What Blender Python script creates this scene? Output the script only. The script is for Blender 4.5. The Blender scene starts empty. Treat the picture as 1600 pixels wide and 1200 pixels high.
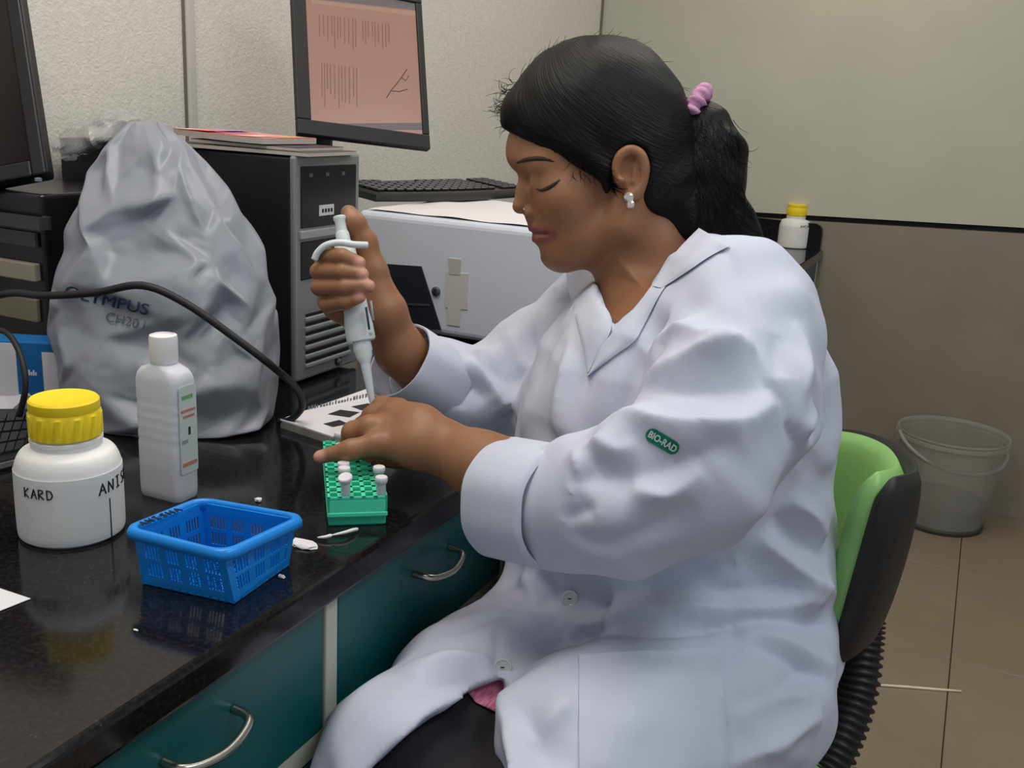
import bpy, bmesh, math, random
import numpy as np
from mathutils import Vector, Matrix, noise
from mathutils.bvhtree import BVHTree
random.seed(7); np.random.seed(7)
SC = bpy.context.scene
COL = SC.collection

# ------------------------------------------------------------------ camera
YAW, PITCH, ROLL = [math.radians(a) for a in (24.6, 15.5, 3.2)]
F = 1550.0                      # focal length in pixels of the 1600 x 1200 frame
CAM = np.array([0.0, 0.0, 1.32])
_f = np.array([-math.sin(YAW)*math.cos(PITCH), math.cos(YAW)*math.cos(PITCH), -math.sin(PITCH)])
_r = np.array([math.cos(YAW), math.sin(YAW), 0.0]); _u = np.cross(_r, _f)
_r, _u = math.cos(ROLL)*_r + math.sin(ROLL)*_u, -math.sin(ROLL)*_r + math.cos(ROLL)*_u
cd = bpy.data.cameras.new('camera'); cam = bpy.data.objects.new('camera', cd); COL.objects.link(cam)
cd.sensor_width = 36.0; cd.lens = F*36.0/1600.0; cd.clip_start = 0.02
cam.matrix_world = Matrix(((_r[0], _u[0], -_f[0], CAM[0]), (_r[1], _u[1], -_f[1], CAM[1]), (_r[2], _u[2], -_f[2], CAM[2]), (0, 0, 0, 1)))
SC.camera = cam

# ------------------------------------------------------------------ world, lamps, exposure
SC.view_settings.view_transform = 'Standard'; SC.view_settings.look = 'None'
SC.view_settings.exposure = 0.0; SC.view_settings.gamma = 1.0; SC.view_settings.use_curve_mapping = False
w = bpy.data.worlds.new('room_light'); SC.world = w; w.use_nodes = True
w.node_tree.nodes['Background'].inputs[0].default_value = (0.80, 0.88, 1.0, 1)
w.node_tree.nodes['Background'].inputs[1].default_value = 0.36
def area_light(name, loc, rot, sx, sy, power, col):
    l = bpy.data.lights.new(name, 'AREA'); l.shape = 'RECTANGLE'; l.size = sx; l.size_y = sy; l.energy = power; l.color = col
    o = bpy.data.objects.new(name, l); COL.objects.link(o); o.location = loc; o.rotation_euler = rot; return o
area_light('ceiling_lamp_light', (-0.75, 0.75, 2.62), (0, 0, 0), 0.5, 1.5, 20, (1.0, 0.96, 0.90))
area_light('ceiling_lamp_light', (0.75, 0.9, 2.62), (0, 0, 0), 0.5, 1.5, 17.5, (0.90, 0.97, 1.0))
area_light('ceiling_lamp_light', (-0.4, 2.7, 2.62), (0, 0, 0), 0.5, 1.2, 14, (1.0, 0.95, 0.86))

# ------------------------------------------------------------------ pixel helpers (image 1600 x 1200 -> metres in the room)
def ray(x, y): return _f + _r*(x-800)/F - _u*(y-600)/F
def P(x, y, d): return CAM + ray(x, y)*d
def onZ(x, y, z): q = ray(x, y); return CAM + q*((z-CAM[2])/q[2])
def onY(x, y, Y): q = ray(x, y); return CAM + q*((Y-CAM[1])/q[1])
def onX(x, y, X): q = ray(x, y); return CAM + q*((X-CAM[0])/q[0])
def proj(p):
    v = np.asarray(p) - CAM; d = v @ _f
    return 800 + F*(v @ _r)/d, 600 - F*(v @ _u)/d, d

# ------------------------------------------------------------------ materials
def S(r, g, b):                      # sRGB 0-255 -> linear
    f = lambda c: c/12.92 if c <= .04045 else ((c+.055)/1.055)**2.4
    return tuple(f(c/255.0) for c in (r, g, b))
MATS = {}
def mat(name, col, rough=.5, metal=0., var=0., scale=20., bump=0., bscale=60., trans=0., alpha=1., spec=.5, coat=0., emit=None, sss=0., stretch=None, ior=1.45, detail=4.):
    if name in MATS: return MATS[name]
    m = bpy.data.materials.new(name); m.use_nodes = True; nt = m.node_tree; b = nt.nodes['Principled BSDF']
    L = nt.links.new
    b.inputs['Base Color'].default_value = (*col, 1); b.inputs['Roughness'].default_value = rough; b.inputs['Metallic'].default_value = metal
    b.inputs['Transmission Weight'].default_value = trans; b.inputs['Alpha'].default_value = alpha
    b.inputs['Specular IOR Level'].default_value = spec; b.inputs['Coat Weight'].default_value = coat; b.inputs['IOR'].default_value = ior
    if sss: b.inputs['Subsurface Weight'].default_value = sss; b.inputs['Subsurface Radius'].default_value = (.01, .004, .002); b.inputs['Subsurface Scale'].default_value = .6
    if emit: b.inputs['Emission Color'].default_value = (*emit[0], 1); b.inputs['Emission Strength'].default_value = emit[1]
    tc = nt.nodes.new('ShaderNodeTexCoord'); src = tc.outputs['Object']
    if stretch:
        mp = nt.nodes.new('ShaderNodeMapping'); mp.inputs['Scale'].default_value = stretch; L(src, mp.inputs['Vector']); src = mp.outputs['Vector']
    if var:
        n = nt.nodes.new('ShaderNodeTexNoise'); n.inputs['Scale'].default_value = scale; n.inputs['Detail'].default_value = detail; L(src, n.inputs['Vector'])
        r = nt.nodes.new('ShaderNodeValToRGB'); r.color_ramp.elements[0].position = .3; r.color_ramp.elements[1].position = .7
        r.color_ramp.elements[0].color = (*[max(0, c*(1-var)) for c in col], 1); r.color_ramp.elements[1].color = (*[min(1, c*(1+var)) for c in col], 1)
        L(n.outputs['Fac'], r.inputs['Fac']); L(r.outputs['Color'], b.inputs['Base Color'])
    if bump:
        n2 = nt.nodes.new('ShaderNodeTexNoise'); n2.inputs['Scale'].default_value = bscale; n2.inputs['Detail'].default_value = 3; L(src, n2.inputs['Vector'])
        bp = nt.nodes.new('ShaderNodeBump'); bp.inputs['Strength'].default_value = bump; bp.inputs['Distance'].default_value = .004
        L(n2.outputs['Fac'], bp.inputs['Height']); L(bp.outputs['Normal'], b.inputs['Normal'])
    MATS[name] = m; return m

# ------------------------------------------------------------------ mesh helpers
def link(name, me, m, parent=None, smooth=False):
    o = bpy.data.objects.new(name, me); COL.objects.link(o)
    if m is not None:
        for mm in (m if isinstance(m, (list, tuple)) else [m]): me.materials.append(mm)
    if parent is not None: o.parent = parent
    if smooth and len(me.polygons): me.polygons.foreach_set('use_smooth', [True]*len(me.polygons))
    return o
def pydata(name, v, f, m, parent=None, smooth=False):
    me = bpy.data.meshes.new(name); me.from_pydata([tuple(map(float, p)) for p in v], [], [tuple(map(int, q)) for q in f]); me.update()
    return link(name, me, m, parent, smooth)
def frombm(name, bm, m, parent=None, smooth=False):
    bmesh.ops.recalc_face_normals(bm, faces=bm.faces)
    me = bpy.data.meshes.new(name); bm.to_mesh(me); bm.free(); return link(name, me, m, parent, smooth)
def tag(o, label, cat, group=None, kind=None):
    if label: o['label'] = label
    if cat: o['category'] = cat
    if group: o['group'] = group
    if kind: o['kind'] = kind
    return o
def empty(name, loc, label=None, cat=None, group=None):
    o = bpy.data.objects.new(name, None); COL.objects.link(o); o.location = tuple(map(float, loc)); o.empty_display_size = .02
    if label: tag(o, label, cat, group)
    return o
def under(o, parent):                # parent a world-space object, keeping its place (parent has only a location)
    o.parent = parent; o.matrix_parent_inverse = Matrix.Translation(-Vector(parent.location)); return o
def struct(o): o['kind'] = 'structure'; return o
def bx(bm, lo, hi, M=None, bev=0., seg=2):
    lo = np.array(lo, float); hi = np.array(hi, float)
    r = bmesh.ops.create_cube(bm, size=1.0); vs = r['verts']
    for v in vs: v.co = Vector(((lo+hi)/2 + np.array(v.co)*(hi-lo)))
    if bev:
        es = list({e for v in vs for e in v.link_edges})
        g = bmesh.ops.bevel(bm, geom=es, offset=bev, segments=seg, affect='EDGES', profile=.5); vs = list({v for f in g['faces'] for v in f.verts} | {v for v in vs if v.is_valid})
    if M is not None:
        for v in vs: v.co = M @ v.co
    return vs
def box(name, lo, hi, m, parent=None, M=None, bev=0., seg=2, smooth=False):
    bm = bmesh.new(); bx(bm, lo, hi, M, bev, seg); return frombm(name, bm, m, parent, smooth)
def frame(o, x, y, z=None):          # matrix with origin o and axes x, y, z
    x = Vector(x).normalized(); y = Vector(y); y = (y - x*y.dot(x)).normalized(); z = x.cross(y)
    M = Matrix((x, y, z)).transposed().to_4x4(); M.translation = Vector(o); return M
def lathe_data(prof, n=32, M=None, cap=True):
    v = []; f = []
    for (r, z) in prof:
        for i in range(n): a = 2*math.pi*i/n; v.append(Vector((r*math.cos(a), r*math.sin(a), z)))
    for k in range(len(prof)-1):
        for i in range(n):
            j = (i+1) % n; f.append((k*n+i, k*n+j, (k+1)*n+j, (k+1)*n+i))
    if cap: f.append(tuple(range(n-1, -1, -1))); f.append(tuple((len(prof)-1)*n+i for i in range(n)))
    if M is not None: v = [M @ p for p in v]
    return v, f
def lathe(name, prof, m, parent=None, n=32, M=None, cap=True, smooth=True, sharp=35):
    v, f = lathe_data(prof, n, M, cap); o = pydata(name, v, f, m, parent, smooth)
    if smooth: autosmooth(o, sharp)
    return o
def autosmooth(o, deg=35):
    me = o.data; bm = bmesh.new(); bm.from_mesh(me); c = math.radians(deg)
    for e in bm.edges:
        if len(e.link_faces) == 2 and e.calc_face_angle(0) > c: e.smooth = False
    bm.to_mesh(me); bm.free()
def spline(pts, n=8):                # Catmull-Rom through points
    p = [np.array(q, float) for q in pts]; p = [2*p[0]-p[1]] + p + [2*p[-1]-p[-2]]; out = []
    for i in range(1, len(p)-2):
        for k in range(n):
            t = k/n; a, b, c, d = p[i-1:i+3]
            out.append(.5*((2*b) + (-a+c)*t + (2*a-5*b+4*c-d)*t*t + (-a+3*b-3*c+d)*t**3))
    out.append(p[-2]); return out
def tube_data(path, rad, n=8, caps=True):
    path = [Vector(p) for p in path]; v = []; f = []; up = Vector((0.13, 0.21, 1)).normalized(); px_ = None
    for i, p in enumerate(path):
        t = (path[min(i+1, len(path)-1)] - path[max(i-1, 0)]).normalized()
        x = (px_ - t*px_.dot(t)) if px_ is not None else t.cross(up)
        if x.length < 1e-6: x = t.orthogonal()
        x.normalize(); px_ = x; y = t.cross(x); r = rad[i] if hasattr(rad, '__len__') else rad
        for k in range(n): a = 2*math.pi*k/n; v.append(p + x*(r*math.cos(a)) + y*(r*math.sin(a)))
    for i in range(len(path)-1):
        for k in range(n): j = (k+1) % n; f.append((i*n+k, i*n+j, (i+1)*n+j, (i+1)*n+k))
    if caps: f.append(tuple(range(n-1, -1, -1))); f.append(tuple((len(path)-1)*n+k for k in range(n)))
    return v, f
def tube(name, path, rad, m, parent=None, n=8):
    v, f = tube_data(path, rad, n); return pydata(name, v, f, m, parent, True)
def merge(parts):
    V = []; Fc = []
    for v, f in parts: b = len(V); V += list(v); Fc += [tuple(i+b for i in q) for q in f]
    return V, Fc
def prism_data(poly, thick, M):      # polygon (x, y) in plane of M extruded along its z
    n = len(poly); v = [M @ Vector((x, y, 0)) for x, y in poly] + [M @ Vector((x, y, thick)) for x, y in poly]
    f = [tuple(range(n-1, -1, -1)), tuple(range(n, 2*n))] + [(i, (i+1) % n, n+(i+1) % n, n+i) for i in range(n)]
    return v, f
def rrect(w_, h_, r, seg=5, x0=0, y0=0):
    out = []
    for cx, cy, a0 in ((w_/2-r, h_/2-r, 0), (-w_/2+r, h_/2-r, 90), (-w_/2+r, -h_/2+r, 180), (w_/2-r, -h_/2+r, 270)):
        for k in range(seg+1): a = math.radians(a0+90*k/seg); out.append((x0+cx+r*math.cos(a), y0+cy+r*math.sin(a)))
    return out
def text_mesh(txt, size=1.0, ext=0.0, bold=0.0):
    cu = bpy.data.curves.new('lettering', 'FONT'); cu.body = txt; cu.size = size; cu.extrude = ext; cu.offset = bold; cu.resolution_u = 3
    cu.align_x = 'CENTER'; cu.align_y = 'CENTER'
    o = bpy.data.objects.new('lettering', cu); COL.objects.link(o); dg = bpy.context.evaluated_depsgraph_get(); dg.update()
    me = bpy.data.meshes.new_from_object(o.evaluated_get(dg)); bpy.data.objects.remove(o); bpy.data.curves.remove(cu); return me
STROKES = {  # hand lettering, unit box
 'A': [[(0, 0), (.5, 1), (.9, 0)], [(.2, .4), (.75, .4)]], 'N': [[(0, 0), (.05, 1), (.75, 0), (.8, 1)]], 'I': [[(.4, 0), (.4, 1)], [(.1, 1), (.7, 1)], [(.1, 0), (.7, 0)]],
 'S': [[(.8, .9), (.4, 1), (.1, .75), (.7, .4), (.6, .05), (.05, .05)]], 'H': [[(0, 0), (0, 1)], [(.8, 0), (.8, 1)], [(0, .5), (.8, .5)]],
 'K': [[(0, 0), (0, 1)], [(.8, 1), (0, .45), (.8, 0)]], 'R': [[(0, 0), (0, 1), (.6, .95), (.7, .7), (.05, .5), (.8, 0)]], 'D': [[(0, 0), (0, 1), (.6, .85), (.8, .45), (.55, .1), (0, 0)]],
 'Z': [[(0, 1), (.8, 1), (0, 0), (.85, 0)]], 'M': [[(0, 0), (.1, 1), (.45, .3), (.8, 1), (.9, 0)]]}
def hand_text(name, txt, fn, h, adv, m, parent=None, r=.0008):   # fn(u, v) -> world point, u and v in metres
    parts = []
    for i, ch in enumerate(txt):
        for st in STROKES.get(ch, []):
            pts = [fn((i*adv) + x*adv*.78, y*h) for x, y in [tuple(np.array(a)*(1-t)+np.array(b)*t) for a, b in zip(st, st[1:]) for t in (0, .33, .66)] + [st[-1]]]
            parts.append(tube_data(pts, r, 5))
    v, f = merge(parts); return pydata(name, v, f, m, parent)

# ------------------------------------------------------------------ implicit surfaces -> mesh (for soft, continuous bodies)
BIG = 10.0
def nrm(v): v = np.array(v, float); return v/np.linalg.norm(v)
class Field:
    def __init__(s): s.ops = []; s.disp = None; s.dm = 0.; s.slack = .014
    def add(s, fn, lo, hi, k=.01, mode='u'): s.ops.append((fn, np.array(lo, float), np.array(hi, float), k, mode)); return s
    def cone(s, a, b, r1, r2=None, k=.01, mode='u'):
        r2 = r1 if r2 is None else r2; a = np.array(a, np.float32); b = np.array(b, np.float32); ba = b-a; L2 = float(ba @ ba) + 1e-12
        def fn(p):
            q = p-a; h = np.clip((q @ ba)/L2, 0, 1); q = q - h[:, None]*ba
            return np.sqrt(np.einsum('ij,ij->i', q, q)) - (r1 + (r2-r1)*h)
        m = max(r1, r2); return s.add(fn, np.minimum(a, b)-m, np.maximum(a, b)+m, k, mode)
    def chain(s, pts, rad, k=.01, mode='u'):
        for i in range(len(pts)-1): s.cone(pts[i], pts[i+1], rad[i], rad[i+1], k, mode)
        return s
    def ball(s, c, r, k=.01, mode='u'): return s.cone(c, np.array(c)+1e-5, r, r, k, mode)
    def ell(s, c, axes, semi, k=.01, mode='u'):
        c = np.array(c, np.float32); A = np.array(axes, np.float32); A = A/np.linalg.norm(A, axis=1)[:, None]; sm = np.array(semi, np.float32)
        def fn(p):
            q = (p-c) @ A.T; k0 = np.sqrt(((q/sm)**2).sum(1)); k1 = np.sqrt(((q/(sm*sm))**2).sum(1)) + 1e-9; return k0*(k0-1)/k1
        m = (np.abs(A)*sm[:, None]).sum(0); return s.add(fn, c-m, c+m, k, mode)
    def loft(s, O, A, Lt, rows, k=.01, mode='u', ex=2.3):   # rows: z, a_front(+A), a_back, b_near(+Lt), b_far : horizontal super-ellipse sections
        rows = np.array(sorted(rows), np.float32); O = np.array(O, np.float32); A = np.array(A, np.float32); Lt = np.array(Lt, np.float32)
        def fn(p):
            z = np.clip(p[:, 2], rows[0, 0], rows[-1, 0]); g = [np.interp(z, rows[:, 0], rows[:, i]).astype(np.float32) for i in range(1, 5)]
            q = p-O; a = q @ A; b = q @ Lt; ca = (g[0]+g[1])/2; ha = np.maximum((g[0]-g[1])/2, .005); cb = (g[2]+g[3])/2; hb = np.maximum((g[2]-g[3])/2, .005)
            n = (np.abs((a-ca)/ha)**ex + np.abs((b-cb)/hb)**ex)**(1/ex); d = (n-1)*np.minimum(ha, hb)
            dz = np.maximum(rows[0, 0]-p[:, 2], p[:, 2]-rows[-1, 0]); return np.maximum(d, dz)
        R = float(np.abs(rows[:, 1:]).max())*1.5; lo = O-R; hi = O+R; lo[2] = rows[0, 0]; hi[2] = rows[-1, 0]; return s.add(fn, lo, hi, k, mode)
    def prism(s, poly, d0, d1, k=.004, mode='s'):           # outline as seen along the view axis, between two depths
        pg = np.array(poly, np.float32)
        def fn(p):
            v = p - CAM.astype(np.float32); dd = v @ _f.astype(np.float32); x = 800+F*(v @ _r.astype(np.float32))/dd; y = 600-F*(v @ _u.astype(np.float32))/dd
            d = np.full(len(p), 1e9, np.float32); sg = np.ones(len(p), np.float32)
            for i in range(len(pg)):
                a = pg[i]; b = pg[i-1]; ex_, ey = b-a; wx = x-a[0]; wy = y-a[1]; h = np.clip((wx*ex_+wy*ey)/(ex_*ex_+ey*ey), 0, 1)
                d = np.minimum(d, (wx-ex_*h)**2 + (wy-ey*h)**2); c1 = y >= a[1]; c2 = y < b[1]; c3 = ex_*wy > ey*wx
                sg = np.where((c1 & c2 & c3) | (~c1 & ~c2 & ~c3), -sg, sg)
            return np.maximum(sg*np.sqrt(d)*dd/F, np.maximum(d0-dd, dd-d1))
        c = np.array([P(x, y, d) for x, y in poly for d in (d0, d1)]); return s.add(fn, c.min(0), c.max(0), k, mode)
    def grad(s, p):
        e = .003; q = np.array([p, p+np.array([e, 0, 0]), p+np.array([0, e, 0]), p+np.array([0, 0, e])]); d = s.eval(q); return nrm(d[1:]-d[0]+1e-9)
    def fold(s, pts, nor, h_, w_, sharp=.8):                # raise (h_ > 0) or press in (h_ < 0) the surface along a line, fading at its ends
        p0 = np.array(pts, np.float32); n = len(p0); cum = np.linspace(0, 1, n); N = np.array(nor, np.float32)
        def fn(p):
            best = np.full(len(p), 1e9, np.float32); tt = np.zeros(len(p), np.float32)
            for i in range(n-1):
                a = p0[i]; ba = p0[i+1]-a; q = p-a; t = np.clip((q @ ba)/(ba @ ba + 1e-12), 0, 1); q = q-t[:, None]*ba; nn = N[i]+N[i+1]; nn = nn/np.linalg.norm(nn); u = q @ nn
                d2 = np.einsum('ij,ij->i', q, q) - u*u + np.maximum(np.abs(u)-.03, 0)**2*4
                m = d2 < best; best = np.where(m, d2, best); tt = np.where(m, cum[i]+t/(n-1), tt)
            return (-h_*np.exp(-(np.maximum(best, 0)/(w_*w_))**sharp)*np.maximum(np.sin(np.pi*np.clip(tt, 0, 1)), 0)**.6).astype(np.float32)
        m = 2.4*w_+.01; return s.add(fn, p0.min(0)-m, p0.max(0)+m, .001, 'd')
    def eval(s, p, lo=None, hi=None, near=0.):
        p = np.asarray(p, np.float32); d = np.full(len(p), BIG, np.float32)
        for fn, l, h, k, mode in s.ops:
            if lo is not None:
                g = k + near + s.dm
                if np.any(l-g > hi) or np.any(h+g < lo): continue
            if mode == 'd':
                ix = np.flatnonzero((np.abs(d) < .045) & np.all((p > l) & (p < h), 1))
                if len(ix): d[ix] += fn(p[ix])
                continue
            e = fn(p).astype(np.float32)
            if mode == 'u':
                t = np.clip(.5+.5*(d-e)/k, 0, 1); d = np.where(d >= BIG*.5, e, d+(e-d)*t - k*t*(1-t))
            elif mode == 's':
                t = np.clip(.5-.5*(d+e)/k, 0, 1); d = d+(-e-d)*t + k*t*(1-t)
        if s.disp is not None: d = d + s.disp(p)
        return d
    def hit(s, x, y, d0=.7, d1=1.7):                        # first surface point seen at a photo pixel
        q = ray(x, y); t = d0
        for _ in range(200):
            c = CAM+q*t; e = min(.05, float(s.eval(c[None], c, c, .05)[0]))
            if e < .0006: return c
            t += max(e*.6, .0005)
            if t > d1: return None
        return CAM+q*t
    def mesh(s, h, NB=20):
        ul = [o for o in s.ops if o[4] == 'u']; lo = np.min([o[1] for o in ul], 0)-4*h-s.dm; hi = np.max([o[2] for o in ul], 0)+4*h+s.dm
        nb = np.ceil((hi-lo)/(h*NB)).astype(int); NX, NY, NZ = (nb*NB+4); keys = []; pos = []; quads = []
        g = np.arange(-1, NB+1); gi = np.stack(np.meshgrid(g, g, g, indexing='ij'), -1)    # samples -1..NB
        B = np.stack(np.meshgrid(*[np.arange(n) for n in nb], indexing='ij'), -1).reshape(-1, 3)
        cen = lo + (B+.5)*NB*h; rad = NB*h*.5*1.7321
        near = np.zeros(len(B), bool)
        for fn, l, hh, k, mode in ul:
            near |= np.all((l-k-rad*.6 < cen+rad*.6) & (hh+k+rad*.6 > cen-rad*.6), 1)
        B = B[near]; cen = cen[near]; dc = s.eval(cen); B = B[np.abs(dc) < rad*1.35+s.slack+s.dm]
        for b in B:
            I = gi + b*NB; p = (lo + I*h).astype(np.float32); blo = p[0, 0, 0]; bhi = p[-1, -1, -1]
            V = s.eval(p.reshape(-1, 3), blo, bhi, 2*h).reshape(gi.shape[:3]); ins = V < 0
            if ins.all() or not ins.any(): continue
            m = NB+1                                          # cells -1..NB-1 ; own cells 0..NB-1 plus border for faces
            c8 = [V[i:i+m, j:j+m, k:k+m] for i in (0, 1) for j in (0, 1) for k in (0, 1)]; cnt = sum((c < 0).astype(np.int8) for c in c8)
            act = np.argwhere((cnt > 0) & (cnt < 8)); own = act[np.all(act >= 1, 1)]
            if len(own):
                vals = np.stack([c[own[:, 0], own[:, 1], own[:, 2]] for c in c8], 1); acc = np.zeros((len(own), 3)); num = np.zeros(len(own))
                cr = np.array([(i, j, k) for i in (0, 1) for j in (0, 1) for k in (0, 1)], float)
                for a in range(8):
                    for bb in range(a+1, 8):
                        if abs(cr[a]-cr[bb]).sum() != 1: continue
                        va, vb = vals[:, a], vals[:, bb]; x = (va < 0) != (vb < 0); t = np.where(x, va/np.where(x, va-vb, 1), 0)
                        acc += np.where(x[:, None], cr[a]+(cr[bb]-cr[a])*t[:, None], 0); num += x
                G = own-1+b*NB; pos.append(lo+(G+acc/num[:, None])*h); G = G+1; keys.append((G[:, 0]*NY+G[:, 1])*NZ+G[:, 2])
            for ax in range(3):                               # edges starting at own samples 0..NB-1
                sl = [slice(1, NB+1)]*3; s2 = list(sl); s2[ax] = slice(2, NB+2)
                a_ = ins[tuple(sl)]; b_ = ins[tuple(s2)]
                e = np.argwhere(a_ != b_)
                if not len(e): continue
                flip = a_[e[:, 0], e[:, 1], e[:, 2]]; G = e + b*NB + 1; o1, o2 = [(1, 2), (2, 0), (0, 1)][ax]
                def kk(d1, d2):
                    H = G.copy(); H[:, o1] -= d1; H[:, o2] -= d2; return (H[:, 0]*NY+H[:, 1])*NZ+H[:, 2]
                q = np.stack([kk(1, 1), kk(0, 1), kk(0, 0), kk(1, 0)], 1); q[~flip] = q[~flip][:, ::-1]; quads.append(q)
        keys = np.concatenate(keys); pos = np.concatenate(pos); quads = np.concatenate(quads)
        o = np.argsort(keys); keys = keys[o]; pos = pos[o]; ix = np.searchsorted(keys, quads); ix = np.minimum(ix, len(keys)-1)
        ok = np.all(keys[ix] == quads, 1); ix = ix[ok]
        return pos, ix
def fieldmesh(name, fld, h, m, parent=None, smooth_it=0):
    v, q = fld.mesh(h)
    if smooth_it:
        for _ in range(smooth_it):
            acc = np.zeros_like(v); n = np.zeros(len(v))
            for i in range(4):
                w_ = v[q[:, (i+1) % 4]]+v[q[:, (i-1) % 4]]; n += 2*np.bincount(q[:, i], minlength=len(v))
                for c in range(3): acc[:, c] += np.bincount(q[:, i], w_[:, c], len(v))
            v = v*.5 + .5*acc/np.maximum(n, 1)[:, None]
    me = bpy.data.meshes.new(name); me.vertices.add(len(v)); me.vertices.foreach_set('co', v.astype(np.float32).ravel())
    me.loops.add(len(q)*4); me.loops.foreach_set('vertex_index', q.astype(np.int32).ravel()); me.polygons.add(len(q))
    me.polygons.foreach_set('loop_start', np.arange(0, len(q)*4, 4, dtype=np.int32)); me.update(calc_edges=True); me.validate()
    o = link(name, me, m, parent, True); return o, v, q
# ================================================================== the setting
BZ = 0.88            # bench top
EX = -0.51           # bench front edge
WX = -1.45           # wall behind the bench
WY = 3.80            # far wall
m_plaster = mat('rough_plaster', S(226, 220, 210), .9, var=.05, scale=60, bump=.4, bscale=190)
m_panel_up = mat('cream_panel', S(196, 194, 176), .65, var=.03, scale=5)
m_panel_lo = mat('taupe_laminate', S(146, 136, 120), .35, var=.05, scale=6)
m_black = mat('black_plastic', S(26, 25, 27), .42, var=.15, scale=40)
m_seam = mat('seam_black', S(20, 18, 20), .5)
struct(pydata('wall_left', [(WX, -1.2, 0), (WX, WY, 0), (WX, WY, 2.8), (WX, -1.2, 2.8)], [(0, 1, 2, 3)], m_plaster))
bm = bmesh.new(); bx(bm, (WX, 1.556, BZ+.10), (WX+.010, 1.577, 2.8), None, .004); struct(frombm('trim_1', bm, mat('strip_grey', S(206, 200, 192), .6)))
struct(box('trim_2', (WX, 1.551, BZ+.10), (WX+.003, 1.5562, 2.8), mat('gap_dark', S(120, 112, 106), .8)))
# far wall: painted board above, laminate below, dark seam between (it drops a little to the right)
zs = lambda x: 0.983 + (x+.774)*.034
wall = pydata('wall_far', [(WX, WY+.03, -.012), (3.2, WY+.03, -.012), (3.2, WY+.03, 2.8), (WX, WY+.03, 2.8)], [(0, 1, 2, 3)], m_seam); struct(wall)
def slab(name, quad, y0, y1, m, par):
    v = [(x, y0, z) for x, z in quad]+[(x, y1, z) for x, z in quad]
    return pydata(name, v, [(0, 1, 2, 3), (7, 6, 5, 4), (0, 4, 5, 1), (1, 5, 6, 2), (2, 6, 7, 3), (3, 7, 4, 0)], m, par)
slab('upper_panel', [(WX, zs(WX)+.011), (3.2, zs(3.2)+.011), (3.2, 2.8), (WX, 2.8)], WY, WY+.03, m_panel_up, wall)
slab('lower_panel', [(WX, -.012), (3.2, -.012), (3.2, zs(3.2)-.009), (WX, zs(WX)-.009)], WY+.0005, WY+.03, m_panel_lo, wall)
box('corner_bead', (WX, WY-.008, .98), (WX+.008, WY+.004, 2.8), mat('bead', S(120, 116, 104), .7), wall)
fm = mat('floor_tile', S(144, 126, 106), .3, var=.07, scale=4)
nt = fm.node_tree; b_ = nt.nodes['Principled BSDF']
floor = struct(pydata('floor', [(WX, -1.2, -.012), (3.2, -1.2, -.012), (3.2, WY+.03, -.012), (WX, WY+.03, -.012)], [(0, 1, 2, 3)], mat('tile_joint', S(112, 94, 76), .6)))
tile_me = None
for i in range(5):
    for j in range(8):
        x0 = -.49+.6*i; y0 = -1.0+.6*j
        if tile_me is None:
            o = box('tile', (.0012, .0012, -.012), (.5988, .5988, 0), fm, floor, bev=.001, seg=1); tile_me = o.data
        else:
            o = bpy.data.objects.new('tile', tile_me); COL.objects.link(o); o.parent = floor
        o.location = (x0, y0, 0)
# ceiling with its lamps (out of the picture; they light the room)
struct(pydata('ceiling', [(WX, -1.2, 2.8), (WX, WY, 2.8), (3.2, WY, 2.8), (3.2, -1.2, 2.8)], [(0, 1, 2, 3)], mat('ceiling_paint', S(225, 224, 218), .9)))
for nme, (x, y), l in (('pale ceiling lamp over the bench', (-.75, .75), 1.5), ('pale ceiling lamp behind the chair', (.75, .9), 1.5), ('pale ceiling lamp near the far wall', (-.4, 2.7), 1.2)):
    e = empty('ceiling_lamp', (x, y, 2.8), nme, 'lamp', 'ceiling lamps')
    box('housing', (-.27, -l/2-.03, -.14), (.27, l/2+.03, 0), mat('lamp_white', S(230, 230, 228), .5), e, bev=.01)
    box('diffuser', (-.24, -l/2, -.15), (.24, l/2, -.14), mat('lamp_diffuser', S(240, 240, 238), .4), e)

# ================================================================== bench
gm = mat('black_granite', S(22, 21, 22), .12, spec=.5)
nt = gm.node_tree; bs = nt.nodes['Principled BSDF']; tc = nt.nodes['Texture Coordinate']
vo = nt.nodes.new('ShaderNodeTexVoronoi'); vo.inputs['Scale'].default_value = 260; nt.links.new(tc.outputs['Object'], vo.inputs['Vector'])
n1 = nt.nodes.new('ShaderNodeTexNoise'); n1.inputs['Scale'].default_value = 240; n1.inputs['Detail'].default_value = 6; nt.links.new(tc.outputs['Object'], n1.inputs['Vector'])
rp = nt.nodes.new('ShaderNodeValToRGB'); rp.color_ramp.elements[0].position = .45; rp.color_ramp.elements[0].color = (*S(17, 16, 18), 1); rp.color_ramp.elements[1].position = .75; rp.color_ramp.elements[1].color = (*S(40, 37, 36), 1)
nt.links.new(n1.outputs['Fac'], rp.inputs['Fac'])
sp = nt.nodes.new('ShaderNodeValToRGB'); sp.color_ramp.elements[0].position = .0; sp.color_ramp.elements[0].color = (1, 1, 1, 1); sp.color_ramp.elements[1].position = .13; sp.color_ramp.elements[1].color = (0, 0, 0, 1)
nt.links.new(vo.outputs['Distance'], sp.inputs['Fac'])
n3 = nt.nodes.new('ShaderNodeTexNoise'); n3.inputs['Scale'].default_value = 30; nt.links.new(tc.outputs['Object'], n3.inputs['Vector'])
r3 = nt.nodes.new('ShaderNodeValToRGB'); r3.color_ramp.elements[0].position = .56; r3.color_ramp.elements[1].position = .66; nt.links.new(n3.outputs['Fac'], r3.inputs['Fac'])
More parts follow.
